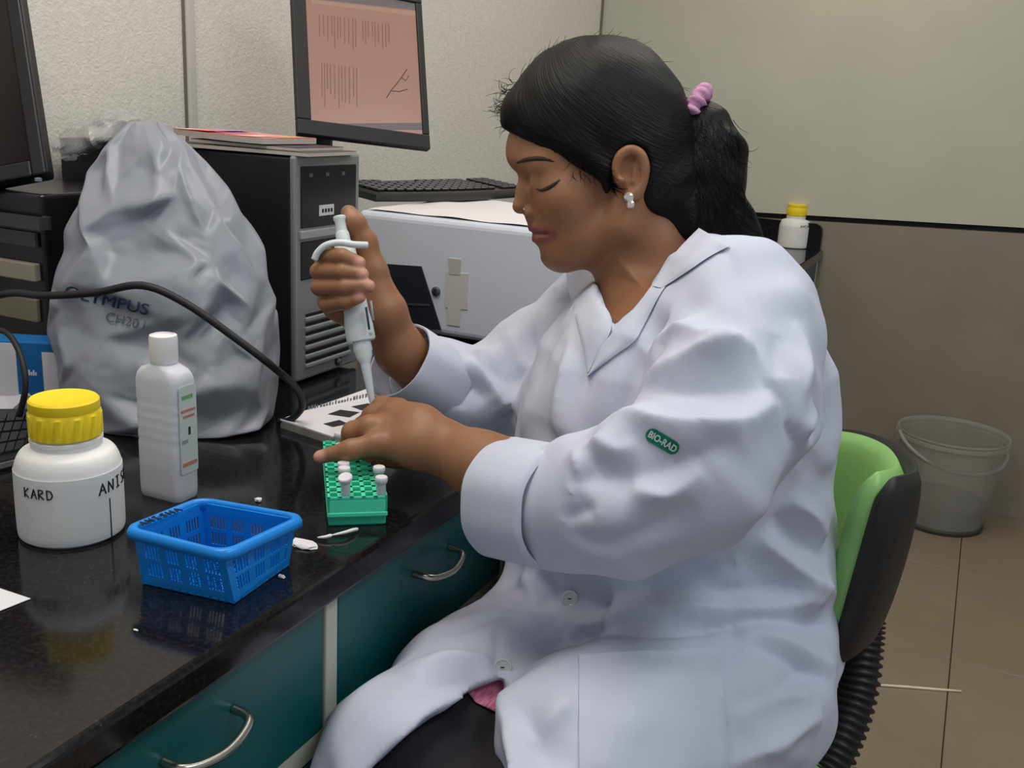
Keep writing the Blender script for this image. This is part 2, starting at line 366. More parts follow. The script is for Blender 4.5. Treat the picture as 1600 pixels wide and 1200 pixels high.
mu = nt.nodes.new('ShaderNodeMath'); mu.operation = 'MULTIPLY'; nt.links.new(sp.outputs['Color'], mu.inputs[0]); nt.links.new(r3.outputs['Color'], mu.inputs[1])
mx = nt.nodes.new('ShaderNodeMix'); mx.data_type = 'RGBA'; nt.links.new(mu.outputs[0], mx.inputs['Factor']); nt.links.new(rp.outputs['Color'], mx.inputs['A']); mx.inputs['B'].default_value = (*S(150, 140, 130), 1)
nt.links.new(mx.outputs['Result'], bs.inputs['Base Color'])
wt = empty('worktop', (EX, 1.9, BZ), 'speckled polished black granite worktop running along the plaster wall', 'worktop')
under(box('slab', (WX+.002, -.6, BZ-.034), (EX, WY-.004, BZ), gm, None, bev=.006, seg=3, smooth=False), wt)
rr = [(-.46, 0), (.46, 0), (.46, .065), (.458, .078), (.448, .09), (.435, .095), (-.46, .095)]
M = frame((0, 0, 0), (1, 0, 0), (0, 0, 1)); v, f = prism_data(rr, .02, M)
us = tag(pydata('end_upstand', v, f, gm), 'low black granite upstand with rounded corner at the far end of the worktop', 'upstand'); us.location = (-.98, WY-.006, BZ)
# cabinets below: teal drawer fronts, cream frames
m_teal = mat('teal_laminate', S(0, 84, 84), .32, var=.05, scale=9)
m_cream = mat('cream_laminate', S(196, 196, 178), .5)
m_chrome = mat('brushed_steel', S(190, 186, 176), .28, metal=1.)
hz = onX(472, 1173, EX-.012)[2]
def cabinet(y0, y1, label, handles=True):
    e = empty('drawer_cabinet', (EX-.3, (y0+y1)/2, 0), label, 'cabinet', 'drawer cabinets under the worktop')
    def U(o): return under(o, e)
    U(box('body', (WX+.01, y0+.001, .08), (EX-.036, y1-.001, BZ-.036), m_cream))
    U(box('plinth', (WX+.05, y0+.001, 0), (EX-.09, y1-.001, .08), m_black))
    U(box('post', (EX-.036, y1-.020, .08), (EX-.012, y1, BZ-.036), m_cream, bev=.002))
    zt = BZ-.040; zb = hz; n = 0
    while zb > .1:
        d = U(box('drawer_front', (EX-.034, y0+.003, zb+.002), (EX-.014, y1-.022, zt), m_teal, bev=.002))
        yc = (y0+y1)/2-.012; zc = zt-.042; pts = [(EX-.016, yc-.042, zc+.002), (EX+.004, yc-.040, zc+.001), (EX+.012, yc-.026, zc-.002), (EX+.016, yc, zc-.004), (EX+.012, yc+.026, zc-.002), (EX+.004, yc+.040, zc+.001), (EX-.016, yc+.042, zc+.002)]
        h = tube('handle', spline(pts, 5), .0042, m_chrome, None, 8); h['label'] = 'bowed steel drawer handle'; h.parent = d; h.matrix_parent_inverse = d.matrix_parent_inverse @ Matrix(); h.matrix_parent_inverse = Matrix(); 
        n += 1; zt = zb-.026; U(box('rail', (EX-.036, y0, zt+.002), (EX-.016, y1-.02, zb), m_cream)); zb = zt-.17
    return e
PY = onX(528, 1000, EX-.012)[1]
cabinet(PY-.78, PY-.37, 'teal drawer cabinet nearest the camera, mostly outside the picture')
cabinet(PY-.37, PY, 'teal drawer cabinet below the blue basket, left of the cream post')
cabinet(PY, PY+.41, 'teal drawer cabinet beside the knee of the seated person')
cabinet(PY+.41, PY+.82, 'teal drawer cabinet hidden behind the seated person')
cabinet(PY+.82, PY+1.23, 'teal drawer cabinet just beyond the seated person')
cabinet(PY+1.23, PY+1.64, 'teal drawer cabinet behind the chair')
cabinet(PY+1.64, PY+2.05, 'teal drawer cabinet third from the far wall')
cabinet(PY+2.05, PY+2.56, 'dark teal drawer cabinet second from the far wall')
cabinet(PY+2.56, WY-.01, 'dark teal drawer cabinet against the far wall')
# ================================================================== things on the bench
m_white = mat('white_plastic', S(238, 236, 232), .42, var=.02, scale=30, bump=.05, bscale=200)
m_yellow = mat('yellow_plastic', S(255, 222, 36), .4)
m_ink = mat('marker_ink', S(30, 30, 36), .6)
m_paper = mat('white_paper', S(226, 222, 224), .8, var=.03)
m_cable = mat('cable_rubber', S(30, 30, 31), .55)

def knurl_cap(name, M, r, h, parent, m, n=72, ribs=12):   # screw cap with raised grips and stepped top
    prof = [(r*.97, 0), (r*1.0, h*.03), (r*1.0, h*.60), (r*.955, h*.66), (r*.945, h*.70), (r*.96, h*.74), (r*.95, h*.95), (r*.90, h), (r*.86, h*.985), (r*.3, h*.985)]
    v = []; f = []
    for (rr_, z) in prof:
        for i in range(n):
            a = 2*math.pi*i/n; ph = (i*ribs/n) % 1.0; k = rr_
            if .02*h < z < h*.62: k = rr_*(1.0 if ph < .55 else .965)
            v.append(M @ Vector((k*math.cos(a), k*math.sin(a), z)))
    for q in range(len(prof)-1):
        for i in range(n): j = (i+1) % n; f.append((q*n+i, q*n+j, (q+1)*n+j, (q+1)*n+i))
    f.append(tuple(range(n-1, -1, -1))); f.append(tuple((len(prof)-1)*n+i for i in range(n)))
    o = pydata(name, v, f, m, parent, True); autosmooth(o, 30); return o
def white_bottle(loc, R, H, label, rot=0, ribs=12, capr=.68):
    e = empty('reagent_bottle', loc, label, 'bottle')
    hb = H*.66; rc = R*capr
    prof = [(R*.90, 0), (R*.96, .003), (R, .010), (R, hb*.70), (R*.985, hb*.78), (R*.93, hb*.88), (R*.84, hb*.95), (rc*.99, hb*.99), (rc*.96, hb*1.0), (rc*.96, hb*1.045), (rc*.99, hb*1.06), (rc*.99, hb*1.09), (rc*.86, hb*1.10), (rc*.86, hb*1.18)]
    pr2 = spline([(a, b, 0) for a, b in prof[:8]], 4); prof = [(p[0], p[1]) for p in pr2] + prof[8:]
    o = lathe('body', prof, m_white, e, 48); c = knurl_cap('cap', Matrix.Translation((0, 0, hb*1.12)) @ Matrix.Rotation(rot, 4, 'Z'), rc, H-hb*1.12, e, m_yellow, ribs=ribs); c['label'] = 'ribbed yellow screw cap'
    return e, R
p = onZ(114, 828, BZ); R1 = 78*1.0/1550*1.0
d0 = proj(p)[2]; R1 = 77.5*d0/F; top = P(112, 603, d0)[2]-BZ
eb, _ = white_bottle(p, R1, top, 'white plastic bottle with big yellow screw cap and marker writing, beside the blue basket')
def bot_fn(px0, py0):              # hand lettering wrapped on the bottle side, starting at a photo pixel
    q = ray(px0, py0)[:2]; o = (CAM-p)[:2]; A = q @ q; B = o @ q; Cc = o @ o - R1*R1; t = (-B-math.sqrt(max(B*B-A*Cc, 0)))/A
    h = CAM + ray(px0, py0)*t - p; a0 = math.atan2(h[1], h[0]); z0 = h[2]
    return lambda u, v: Vector(((R1+.0003)*math.cos(a0+u/R1), (R1+.0003)*math.sin(a0+u/R1), z0+v))
hand_text('writing', 'KARD', bot_fn(39.5, 776), .0098, .0082, m_ink, eb, .0007)['label'] = 'handwritten black letters'
fn_ = bot_fn(155, 775); hand_text('writing', 'ANISH', lambda u, v: fn_(u, v+u*.06), .0115, .0110, m_ink, eb, .0008)
fv = bot_fn(171, 778); v, f = tube_data([fv(0, -z) for z in np.linspace(0, .052, 8)], .0006, 5); pydata('ink_line', v, f, m_ink, eb)
# far bottle of the same kind
p2 = onZ(1238, 386, BZ); d2 = proj(p2)[2]; eb2, _ = white_bottle(p2, 24.0*d2/F, P(1241, 317, d2)[2]-BZ, 'small white bottle with yellow cap on the far end of the worktop', .2, 24, .62)
q = ray(1250, 347); 
R2 = 24.0*d2/F; a0 = math.atan2(-q[1], -q[0])+.35; H2 = P(1241, 317, d2)[2]-BZ
hand_text('writing', 'ANISH', lambda u, v: Vector(((R2*.985+.0006)*math.cos(a0+u/R2), (R2*.985+.0006)*math.sin(a0+u/R2), H2*.49+v)), .009, .009, m_ink, eb2, .0008)

# ------------------------------------------------------------------ translucent rectangular bottle with liquid and paper label
p = onZ(265, 772, BZ); d0 = proj(p)[2]; s_ = d0/F; sb = empty('wash_bottle', p, 'tall translucent square bottle with white cap and printed label, half filled', 'bottle')
W = 96*s_*.86; hs = P(265, 560, d0)[2]-BZ; ang = math.atan2(_r[1], _r[0]) - math.radians(24)
def sq_ring(w_, d_, r, z, n=6): return [Vector((x, y, z)) for x, y in rrect(w_, d_, r, n)]
def sq_loft(rows, M, cap=True):
    v = []; f = []
    for (w_, d_, r, z) in rows: v += [M @ q for q in sq_ring(w_, d_, r, z)]
    n = len(v)//len(rows)
    for k in range(len(rows)-1):
        for i in range(n): j = (i+1) % n; f.append((k*n+i, k*n+j, (k+1)*n+j, (k+1)*n+i))
    f.append(tuple(range(n-1, -1, -1)))
    if cap: f.append(tuple((len(rows)-1)*n+i for i in range(n)))
    return v, f
Mb = Matrix.Rotation(ang, 4, 'Z'); Dp = W*.62
rows = [(W*.93, Dp*.9, .008, 0), (W*.99, Dp*.98, .010, .004), (W, Dp, .010, .010)]
z = .02
while z < hs-.035:
    rows += [(W, Dp, .010, z), (W*.985, Dp*.985, .010, z+.003), (W, Dp, .010, z+.006)] if z > .055 else [(W, Dp, .010, z)]
    z += .011
rows += [(W, Dp, .010, hs-.012), (W*.97, Dp*.97, .012, hs-.005), (W*.86, Dp*.86, .012, hs), (W*.60, W*.52, .012, hs+.003), (W*.46, W*.46, W*.229, hs+.006), (W*.44, W*.44, W*.219, hs+.012)]
v, f = sq_loft(rows, Mb)
m_milk = mat('milky_plastic', S(236, 237, 243), .38, trans=.25, var=.02, ior=1.3)
o = pydata('body', v, f, m_milk, sb, True); autosmooth(o, 40)
v, f = sq_loft([(W*.93, Dp*.93, .009, .004), (W*.955, Dp*.955, .009, .008), (W*.955, Dp*.955, .009, .040)], Mb)
pydata('liquid', v, f, mat('cloudy_liquid', S(168, 170, 178), .2), sb, False)
o = lathe('cap', [(W*.235, hs+.007), (W*.25, hs+.010), (W*.25, hs+.034), (W*.24, hs+.037), (W*.19, hs+.038), (W*.185, hs+.036), (W*.05, hs+.036)], m_white, sb, 32)
M = Mb @ frame((W/2+.0006, 0, 0), (0, 1, 0), (0, 0, 1)); v, f = prism_data([(x, y+hs*.56) for x, y in rrect(Dp*.72, hs*.68, .003)], .0005, M)
lb = pydata('label', v, f, mat('label_paper', S(206, 214, 208), .5), sb); lb['label'] = 'pale printed paper label'
def lab_rect(x0, x1, z0, z1, col, nm):
    v, f = prism_data([(x0, z0), (x1, z0), (x1, z1), (x0, z1)], .0004, M @ Matrix.Translation((0, 0, .0005))); pydata(nm, v, f, mat('print_%s' % nm, col, .6), lb)
lab_rect(-Dp*.25, Dp*.2, hs*.80, hs*.83, S(120, 170, 120), 'green_print'); lab_rect(-Dp*.3, Dp*.3, hs*.70, hs*.72, S(196, 130, 110), 'red_print'); lab_rect(-Dp*.22, Dp*.26, hs*.655, hs*.675, S(196, 130, 110), 'red_print')
lab_rect(-Dp*.3, Dp*.3, hs*.28, hs*.31, S(200, 120, 110), 'red_print'); lab_rect(-Dp*.02, Dp*.07, hs*.52, hs*.58, S(60, 50, 50), 'dark_print'); lab_rect(-Dp*.3, -Dp*.05, hs*.46, hs*.49, S(150, 160, 150), 'grey_print')

# ------------------------------------------------------------------ blue slotted basket
bk = empty('plastic_basket', onZ(333, 895, BZ), 'small blue plastic basket with slotted sides and handwriting on the rim', 'basket')
bz0 = np.array(bk.location)
cr_b = [onZ(x, y, BZ+.003) for x, y in ((222, 908), (366, 940), (452, 880), (322, 858))]       # floor corners FL FR BR BL
zt_ = .055
cr_t = [onZ(x, y, BZ+zt_) for x, y in ((186, 826), (352, 868), (484, 806), (312, 776))]
cr_b = [np.array(c) for c in cr_b]; cr_t = [np.array(c) for c in cr_t]
ctr = sum(cr_t)/4; 
m_blue = mat('blue_plastic', S(22, 138, 226), .33, var=.05, scale=30)
def bil(a, b, c, d, s, t): return (a*(1-s)+b*s)*(1-t) + (d*(1-s)+c*s)*t
def slat_wall(a0, b0, b1, a1, nsl, name):     # wall quad a0-b0 bottom, a1-b1 top : solid frame and two rows of open slots
    bm = bmesh.new(); n = np.cross(b0-a0, a1-a0); n = n/np.linalg.norm(n)*.0016
    def cell(s0, s1, t0, t1):
        q = [bil(a0, b0, b1, a1, s, t)-bz0 for s, t in ((s0, t0), (s1, t0), (s1, t1), (s0, t1))]
        vs = [bm.verts.new(p) for p in q]+[bm.verts.new(p-n) for p in q]
        for ff in ((0, 1, 2, 3), (7, 6, 5, 4), (0, 4, 5, 1), (1, 5, 6, 2), (2, 6, 7, 3), (3, 7, 4, 0)): bm.faces.new([vs[i] for i in ff])
    cell(0, 1, 0, .16); cell(0, 1, .42, .50); cell(0, 1, .76, 1.0)
    for t0, t1 in ((.16, .42), (.50, .76)):
        cell(0, .09, t0, t1); cell(.91, 1, t0, t1)
        for k in range(1, nsl): 
            s = .09+.82*k/nsl; wv = .0045 if k % 6 == 0 else .0009; hw = wv/np.linalg.norm(b0-a0)/1.3; cell(s-hw, s+hw, t0, t1)
    return frombm(name, bm, m_blue, bk)
inn = lambda c: ctr*0 + np.array([c[0], c[1], c[2]])
rim_i = [ctr + (c-ctr)*.86 - np.array([0, 0, .002]) for c in cr_t]
for i, ns in ((0, 24), (1, 20), (2, 24), (3, 20)):
    j = (i+1) % 4; slat_wall(cr_b[i], cr_b[j], rim_i[j], rim_i[i], ns, 'side_wall')
bm = bmesh.new()
def strip(s0, s1, t0, t1):
    q = [bil(*cr_b, s, t)-bz0 for s, t in ((s0, t0), (s1, t0), (s1, t1), (s0, t1))]; vs = [bm.verts.new(p) for p in q]+[bm.verts.new(p-np.array([0, 0, .002])) for p in q]
    for ff in ((0, 1, 2, 3), (7, 6, 5, 4), (0, 4, 5, 1), (1, 5, 6, 2), (2, 6, 7, 3), (3, 7, 4, 0)): bm.faces.new([vs[i] for i in ff])
for k in range(13): strip(k/12-.012 if k else 0, k/12+.012 if k < 12 else 1, 0, 1)
for k in range(9): strip(0, 1, max(0, k/8-.02), min(1, k/8+.02))
frombm('bottom_grid', bm, m_blue, bk)
# rim: rounded outline, flat lip with rolled edge
def rquad(c, fr, n=6):
    out = []
    for i in range(4):
        a, b, d = c[i], c[i-1], c[(i+1) % 4]
        for k in range(n+1): t = k/n; p0 = a+(b-a)*fr; p1 = a+(d-a)*fr; out.append((1-t)**2*p0+2*t*(1-t)*a+t*t*p1)
    return out
rings = []
for sc, dz in ((.865, -.008), (.87, -.001), (.90, .002), (.97, .001), (1.0, -.003), (1.005, -.008), (.99, -.008), (.96, -.003), (.90, -.002), (.885, -.008)):
    rings.append([ctr+(q-ctr)*sc+np.array([0, 0, dz])-bz0 for q in rquad(cr_t, .16)])
n = len(rings[0]); v = [q for r_ in rings for q in r_]; f = [(k*n+i, k*n+(i+1) % n, ((k+1) % len(rings))*n+(i+1) % n, ((k+1) % len(rings))*n+i) for k in range(len(rings)) for i in range(n)]
rim = pydata('rim', v, f, m_blue, bk, True)
e0 = onZ(224, 821, BZ+zt_+.0022); e1 = onZ(288, 796, BZ+zt_+.0022); ax = (e1-e0)/np.linalg.norm(e1-e0); up = np.cross([0, 0, 1], ax)
hand_text('writing', 'ANISHA', lambda u, v: Vector(e0+ax*u+up*v-bz0), .0085, np.linalg.norm(e1-e0)/6, m_ink, bk, .0007)

# ------------------------------------------------------------------ green tube rack and tubes
RZ = BZ+.034
c0 = onZ(512, 778, RZ); c1 = onZ(606, 778, RZ); ux = (c1-c0)/np.linalg.norm(c1-c0); RW = np.linalg.norm(c1-c0); uy = nrm(onZ(505, 695, RZ)-c0); ux = np.cross(uy, [0, 0, 1]); c1 = c0+ux*RW
RL = .185
rk = empty('tube_rack', (c0+c1)/2*np.array([1, 1, 0])+np.array([0, 0, BZ]), 'mint green plastic rack with rows of small holes, in front of the hands', 'tube rack')
Mr = frame((0, 0, 0), tuple(ux), tuple(uy))
m_mint = mat('mint_plastic', S(84, 232, 186), .35, var=.03)
NR, NC = 12, 5
cw = RW/NC; cl = RL/NR
bm = bmesh.new(); zt_r = .034
for i in range(NC+1):
    x = -RW/2+i*cw; hw = .0022 if 0 < i < NC else .0026; bx(bm, (max(-RW/2, x-hw), 0, zt_r-.003), (min(RW/2, x+hw), RL, zt_r), Mr)
for j in range(NR+1):
    y = j*cl; bx(bm, (-RW/2, max(0, y-.0022), zt_r-.003), (RW/2, min(RL, y+.0022), zt_r), Mr)
frombm('hole_grid', bm, m_mint, rk)
bm = bmesh.new()
for lo, hi in (((-RW/2, 0, .012), (RW/2, .002, zt_r-.002)), ((-RW/2, RL-.002, .012), (RW/2, RL, zt_r-.002)), ((-RW/2, 0, .012), (-RW/2+.002, RL, zt_r-.002)), ((RW/2-.002, 0, .012), (RW/2, RL, zt_r-.002))): bx(bm, lo, hi, Mr)
frombm('upper_skirt', bm, m_mint, rk)
box('ledge', (-RW/2-.0005, -.001, .0115), (RW/2+.0005, RL+.001, .0165), m_mint, rk, Mr, .001)
box('base', (-RW/2+.001, .003, 0), (RW/2-.001, RL-.003, .0115), mat('mint_plastic_base', S(64, 206, 164), .35, var=.03), rk, Mr, .002)
m_tube = mat('tube_plastic', S(216, 214, 220), .3, trans=.35, ior=1.2)
m_cap = mat('tube_cap', S(225, 218, 222), .45)
def micro_tube(col, row, label, open_=False, lift=0.):
    q = Mr @ Vector((-RW/2+(col+.5)*cw, (row+.5)*cl, 0)); loc = np.array(rk.location)+np.array(q)
    e = empty('micro_tube', loc+np.array([0, 0, zt_r-.012+lift]), label, 'tube', 'small capped tubes in the green rack')
    lathe('tube_body', [(.0022, -.010), (.0045, .004), (.0050, .012), (.0050, .0245), (.0062, .0250), (.0062, .0262)], m_tube, e, 20)
    if open_:
        Mo = Matrix.Translation((0, 0, .027)) @ Matrix.Rotation(.35, 4, 'X'); lathe('cap', [(.0066, 0), (.0078, .001), (.0078, .0035), (.0070, .0045), (.005, .0042)], m_cap, e, 20, Mo)
    else: lathe('cap', [(.0064, .0262), (.0068, .0268), (.0068, .0305), (.0062, .0315), (.004, .0312)], m_cap, e, 20)
    box('hinge_tab', (-.003, .005, .0255), (.003, .0095, .0272), m_cap, e, Matrix(Mr.to_3x3().to_4x4()))
micro_tube(1, 0, 'nearest capped tube on the left side of the green rack', True, .002)
micro_tube(4, 0, 'nearest capped tube on the right side of the green rack')
micro_tube(1, 2, 'second capped tube on the left side of the green rack')
micro_tube(4, 2, 'second capped tube on the right side of the green rack')
micro_tube(1, 3, 'third capped tube on the left, just below the little finger')
micro_tube(1, 7, 'capped tube just behind the outstretched little finger')
micro_tube(1, 9, 'capped tube farthest back in the green rack', False, .004)

# ------------------------------------------------------------------ scraps on the worktop
def sheet(name, pts, m, label, cat, th=.0006):
    n = len(pts); c = sum(pts)/n; e = tag(pydata(name, [q-c for q in pts]+[q-c+np.array([0, 0, th]) for q in pts], [tuple(range(n-1, -1, -1)), tuple(range(n, 2*n))]+[(i, (i+1) % n, n+(i+1) % n, n+i) for i in range(n)], m), label, cat); e.location = tuple(c); return e
sheet('paper_sheet', [onZ(x, y, BZ+.0008) for x, y in ((-60, 900), (0, 920), (48, 936), (0, 955), (-60, 970))], m_paper, 'corner of a white paper sheet below the white bottle', 'paper')
pts = [onZ(x, y, BZ+.003+dz) for x, y, dz in ((496, 840, 0), (508, 839, .001), (520, 836, .002), (538, 832, .003), (552, 828, .002), (558, 827, 0))]
o = tag(tube('plastic_strip', spline(pts, 4), [.0008, .0011, .0014, .0016, .0017, .0018, .0019, .002]*2+[.002]*5, m_white, None, 6), 'thin curved white plastic strip in front of the green rack', 'strip')
def crumple(name, c, sx, sy, sz, m, label, cat, seed, n=2):
    bm = bmesh.new(); bmesh.ops.create_icosphere(bm, subdivisions=n, radius=1)
    for q in bm.verts:
        k = 1+.45*noise.noise(q.co*1.7+Vector((seed, 0, 0))); q.co = Vector((q.co.x*sx*k, q.co.y*sy*k, max(0, (q.co.z+.55)*sz*k)))
    e = tag(frombm(name, bm, m), label, cat); e.location = tuple(c); return e
crumple('tissue_scrap', onZ(474, 852, BZ+.0005), .017, .009, .0025, m_paper, 'crumpled white tissue scrap beside the blue basket', 'tissue', 3)
crumple('tissue_scrap', onZ(440, 902, BZ+.0005), .005, .003, .002, m_paper, 'tiny white tissue fleck at the corner of the blue basket', 'tissue', 5, 1)
crumple('tissue_scrap', onZ(404, 783, BZ+.0005), .005, .004, .003, m_paper, 'tiny white tissue fleck behind the blue basket', 'tissue', 8, 1)
crumple('tissue_scrap', onZ(212, 985, BZ+.0005), .003, .0015, .001, m_paper, 'tiny white fleck on the bare worktop below the basket', 'tissue', 9, 1)

# ------------------------------------------------------------------ desktop tower
T0 = np.array(onZ(463, 604, BZ)); tw = nrm([.0, 1., 0]); td = np.array([-tw[1], tw[0], 0]); TH = P(460, 238, proj(T0)[2])[2]-BZ; TW = .170; TD = .49
te = empty('desktop_computer', T0, 'black desktop computer tower with silver front panel behind the plastic bag', 'computer')
Mt = frame((0, 0, 0), tuple(td), tuple(-tw));  Mt = Matrix((Vector(-td), Vector(tw), Vector((0, 0, 1)))).transposed().to_4x4()   # local: x out of front, y across, z up
box('case', (-TD, .002, .008), (-.012, TW-.002, TH-.003), mat('case_black', S(30, 30, 31), .45, var=.1, scale=50), te, Mt, .003)
for x in (-TD+.04, -.06):
    for y in (.02, TW-.02): lathe('foot', [(.012, 0), (.013, .003), (.012, .008)], m_black, te, 16, Mt @ Matrix.Translation((x, y, 0)))
m_silver = mat('silver_plastic', S(150, 154, 152), .35, metal=.4)
m_gloss = mat('gloss_black', S(26, 27, 28), .22)
zpx = lambda y: (604-y)/(604-238.0)*TH
fp = box('front_panel', (-.012, 0, .006), (0, TW, TH), m_silver, te, Mt, .004)
def fbox(nm, y0, y1, pa, pb, x0, x1, m, bev=.002): return box(nm, (x0, y0*TW, zpx(pb)), (x1, y1*TW, zpx(pa)), m, te, Mt, bev)
fbox('drive_bay', .07, .93, 254, 350, -.002, .002, m_gloss); fbox('silver_strip', .05, .95, 353, 367, -.002, .005, mat('bright_silver', S(176, 178, 176), .3, metal=.4))
fbox('drive_bay', .07, .95, 371, 432, -.002, .002, m_gloss)
for k in range(3): o = fbox('indicator', .18+.25*k, .23+.25*k, 265, 271, .001, .003, mat('indicator_grey', S(90, 92, 92), .4), .0005)
o = fbox('sticker', .33, .56, 316, 333, .0018, .0026, m_paper, .0003); o['label'] = 'small white printed sticker'
for k in range(4): box('sticker_print', (.0026, TW*(.37+.045*k), zpx(328)), (.0028, TW*(.40+.045*k), zpx(322)), m_ink, te, Mt)
for k in range(6):
    z1 = 488+15.5*k; fbox('vent_slot', .14, .84, z1, z1+5, -.001, .0012, m_seam, .0004); fbox('vent_louver', .13, .86, z1+5.5, z1+13, -.001, .0035, mat('louver_silver', S(158, 164, 160), .35, metal=.3), .0018)
Me = Mt @ frame((.0005, TW*.66, zpx(583)), (0, 1, 0), (0, 0, 1))
em = lathe('emblem', [(.0092, 0), (.0092, .0016), (.0082, .002), (.0075, .0018)], mat('emblem_dark', S(70, 62, 58), .3, metal=.5), te, 28, Me); em['label'] = 'round dark maker emblem with slanted letters'
parts = [tube_data([Me @ Vector(q) for q in pp], .0007, 5) for pp in ([(-.004, -.003, .0022), (-.001, .006, .0022)], [(-.0025, .0012, .0022), (0, .002, .0022), (-.0012, -.003, .0022)], [(.001, -.006, .0022), (.0035, .002, .0022), (.0055, .001, .0022), (.0045, -.002, .0022), (.002, -.002, .0022)])]
v, f = merge(parts); pydata('emblem_letters', v, f, mat('emblem_light', S(170, 165, 160), .3, metal=.6), te)
TTOP = BZ+TH
# papers on the tower
def flat_stack(name, quad, z0, th, m, label, cat, bend=0.):
    c = sum(quad)/4; e = empty(name, (c[0], c[1], z0), label, cat); return e, [np.array([q[0]-c[0], q[1]-c[1], 0]) for q in quad]
def slabq(nm, q, z0, z1, m, par, n=8, lift=0.):
    v = []; f = []
    for i in range(n+1):
        s = i/n
        for t in (0, 1):
            b = bil(*q, s, t); v += [b+np.array([0, 0, z0+lift*s*s]), b+np.array([0, 0, z1+lift*s*s])]
    for i in range(n):
        a = i*4; b = a+4; f += [(a+1, b+1, b+3, a+3), (a, a+2, b+2, b), (a, b, b+1, a+1), (a+2, a+3, b+3, b+2)]
    f += [(0, 1, 3, 2), (n*4, n*4+2, n*4+3, n*4+1)]; return pydata(nm, v, f, m, par)
tp = lambda s, t: T0 + (-td*0) + np.array([0, 0, 0]) + td*s + tw*t   # s back from the front, t across
mags = [((-.02, .004), (.25, -.006), (.24, .135), (-.01, .145), 'grey', .006, 'thin grey booklet lying lowest on the computer tower', S(96, 92, 84)),
        ((.0, .006), (.20, .0), (.20, .125), (.005, .13), 'dark', .005, 'dark folder in the middle of the papers on the computer tower', S(60, 52, 62)),
        ((.055, -.004), (.235, .0), (.23, .115), (.05, .12), 'pink', .009, 'pink and orange glossy magazine on top of the computer tower', S(226, 150, 140))]
zz = TTOP
for k, (a, b, c, d, nm, th, lab, col) in enumerate(mags):
    q = [tp(*a), tp(*b), tp(*c), tp(*d)]; e, qq = flat_stack('magazine', q, zz, th, None, lab, 'magazine')
    slabq('pages', qq, 0, th*.85, mat('pages_%s' % nm, S(196, 186, 176), .8), e, 6, .002*k)
    cv = slabq('cover', qq, th*.85, th, mat('cover_%s' % nm, col, .35, var=.05), e, 6, .002*k)
    if nm == 'pink':
        for s0, s1, t0, t1, cc in ((.1, .45, .02, .5, S(236, 190, 176)), (.4, .6, .05, .6, S(210, 90, 140)), (.62, .98, .02, .4, S(232, 120, 110)), (.0, .2, .3, .9, S(222, 160, 90)), (.66, .95, .45, .95, S(160, 140, 190)), (.85, 1, .0, .3, S(230, 210, 160))):
            qb = [bil(*qq, s, t) for s, t in ((s0, t0), (s1, t0), (s1, t1), (s0, t1))]; slabq('cover_print', qb, th+.0001+.002*k*s1*s1, th+.0004+.002*k*s1*s1, mat('print_%d' % int(cc[0]*1e4+cc[1]*1e3), cc, .4), cv, 3)
    zz += th+.0006+.002*max(0, k)*.6

# ------------------------------------------------------------------ white instrument with a keyboard on top
IY = 1.63; IZ = onY(700, 343, IY)[2]
ix0 = onY(556, 400, IY)[0]; ix1 = onY(930, 400, IY)[0]
ins_ = empty('lab_instrument', ((ix0+ix1)/2, IY+.2, BZ), 'white boxy bench instrument with slanted dark window behind the computer tower', 'instrument')
m_inst = mat('instrument_white', S(214, 218, 226), .45, var=.02, scale=8)
U = lambda o: under(o, ins_)
U(box('housing', (ix0, IY, BZ+.012), (ix1, IY+.42, IZ), m_inst, bev=.014, seg=4, smooth=False))
for x in (ix0+.05, ix1-.05):
    for y in (IY+.05, IY+.37): U(lathe('foot', [(.016, 0), (.016, .013)], m_black, None, 16, Matrix.Translation((x, y, BZ))))
def front_poly(nm, pxs, th, m, y=IY):
    q = [onY(a, b, y) for a, b in pxs]; v = [(p_[0], y-th, p_[2]) for p_ in q]+[(p_[0], y+.001, p_[2]) for p_ in q]; n = len(q)
    return U(pydata(nm, v, [tuple(range(n)), tuple(range(2*n-1, n-1, -1))]+[(i, n+i, n+(i+1) % n, (i+1) % n) for i in range(n)], m))
front_poly('dark_window', [(586, 411), (659, 416), (690, 515), (600, 512)], .003, mat('window_dark', S(42, 44, 50), .3))
front_poly('window_sash', [(612, 472), (672, 475), (673, 478), (613, 475)], .0045, mat('sash', S(70, 72, 76), .4))
q = onY(682, 455, IY); U(lathe('key_lock', [(.009, 0), (.009, .004), (.006, .006), (.003, .006)], mat('lock_metal', S(120, 122, 130), .3, metal=.8), None, 20, frame((q[0], IY, q[2]), (1, 0, 0), (0, 0, 1))))
q = onY(682, 455, IY); U(box('key_slot', (q[0]-.001, IY-.0066, q[2]-.004), (q[0]+.001, IY-.005, q[2]+.004), m_seam))
m_tape = mat('aged_tape', S(206, 204, 196), .5); 
front_poly('tape_label', [(701, 403), (721, 405), (720, 430), (702, 428)], .0022, mat('tape_beige', S(190, 188, 176), .5)); front_poly('tape_label', [(698, 424), (733, 428), (731, 484), (696, 480)], .0014, m_tape); front_poly('tape_label', [(700, 480), (721, 482), (719, 510), (699, 507)], .0016, m_tape)
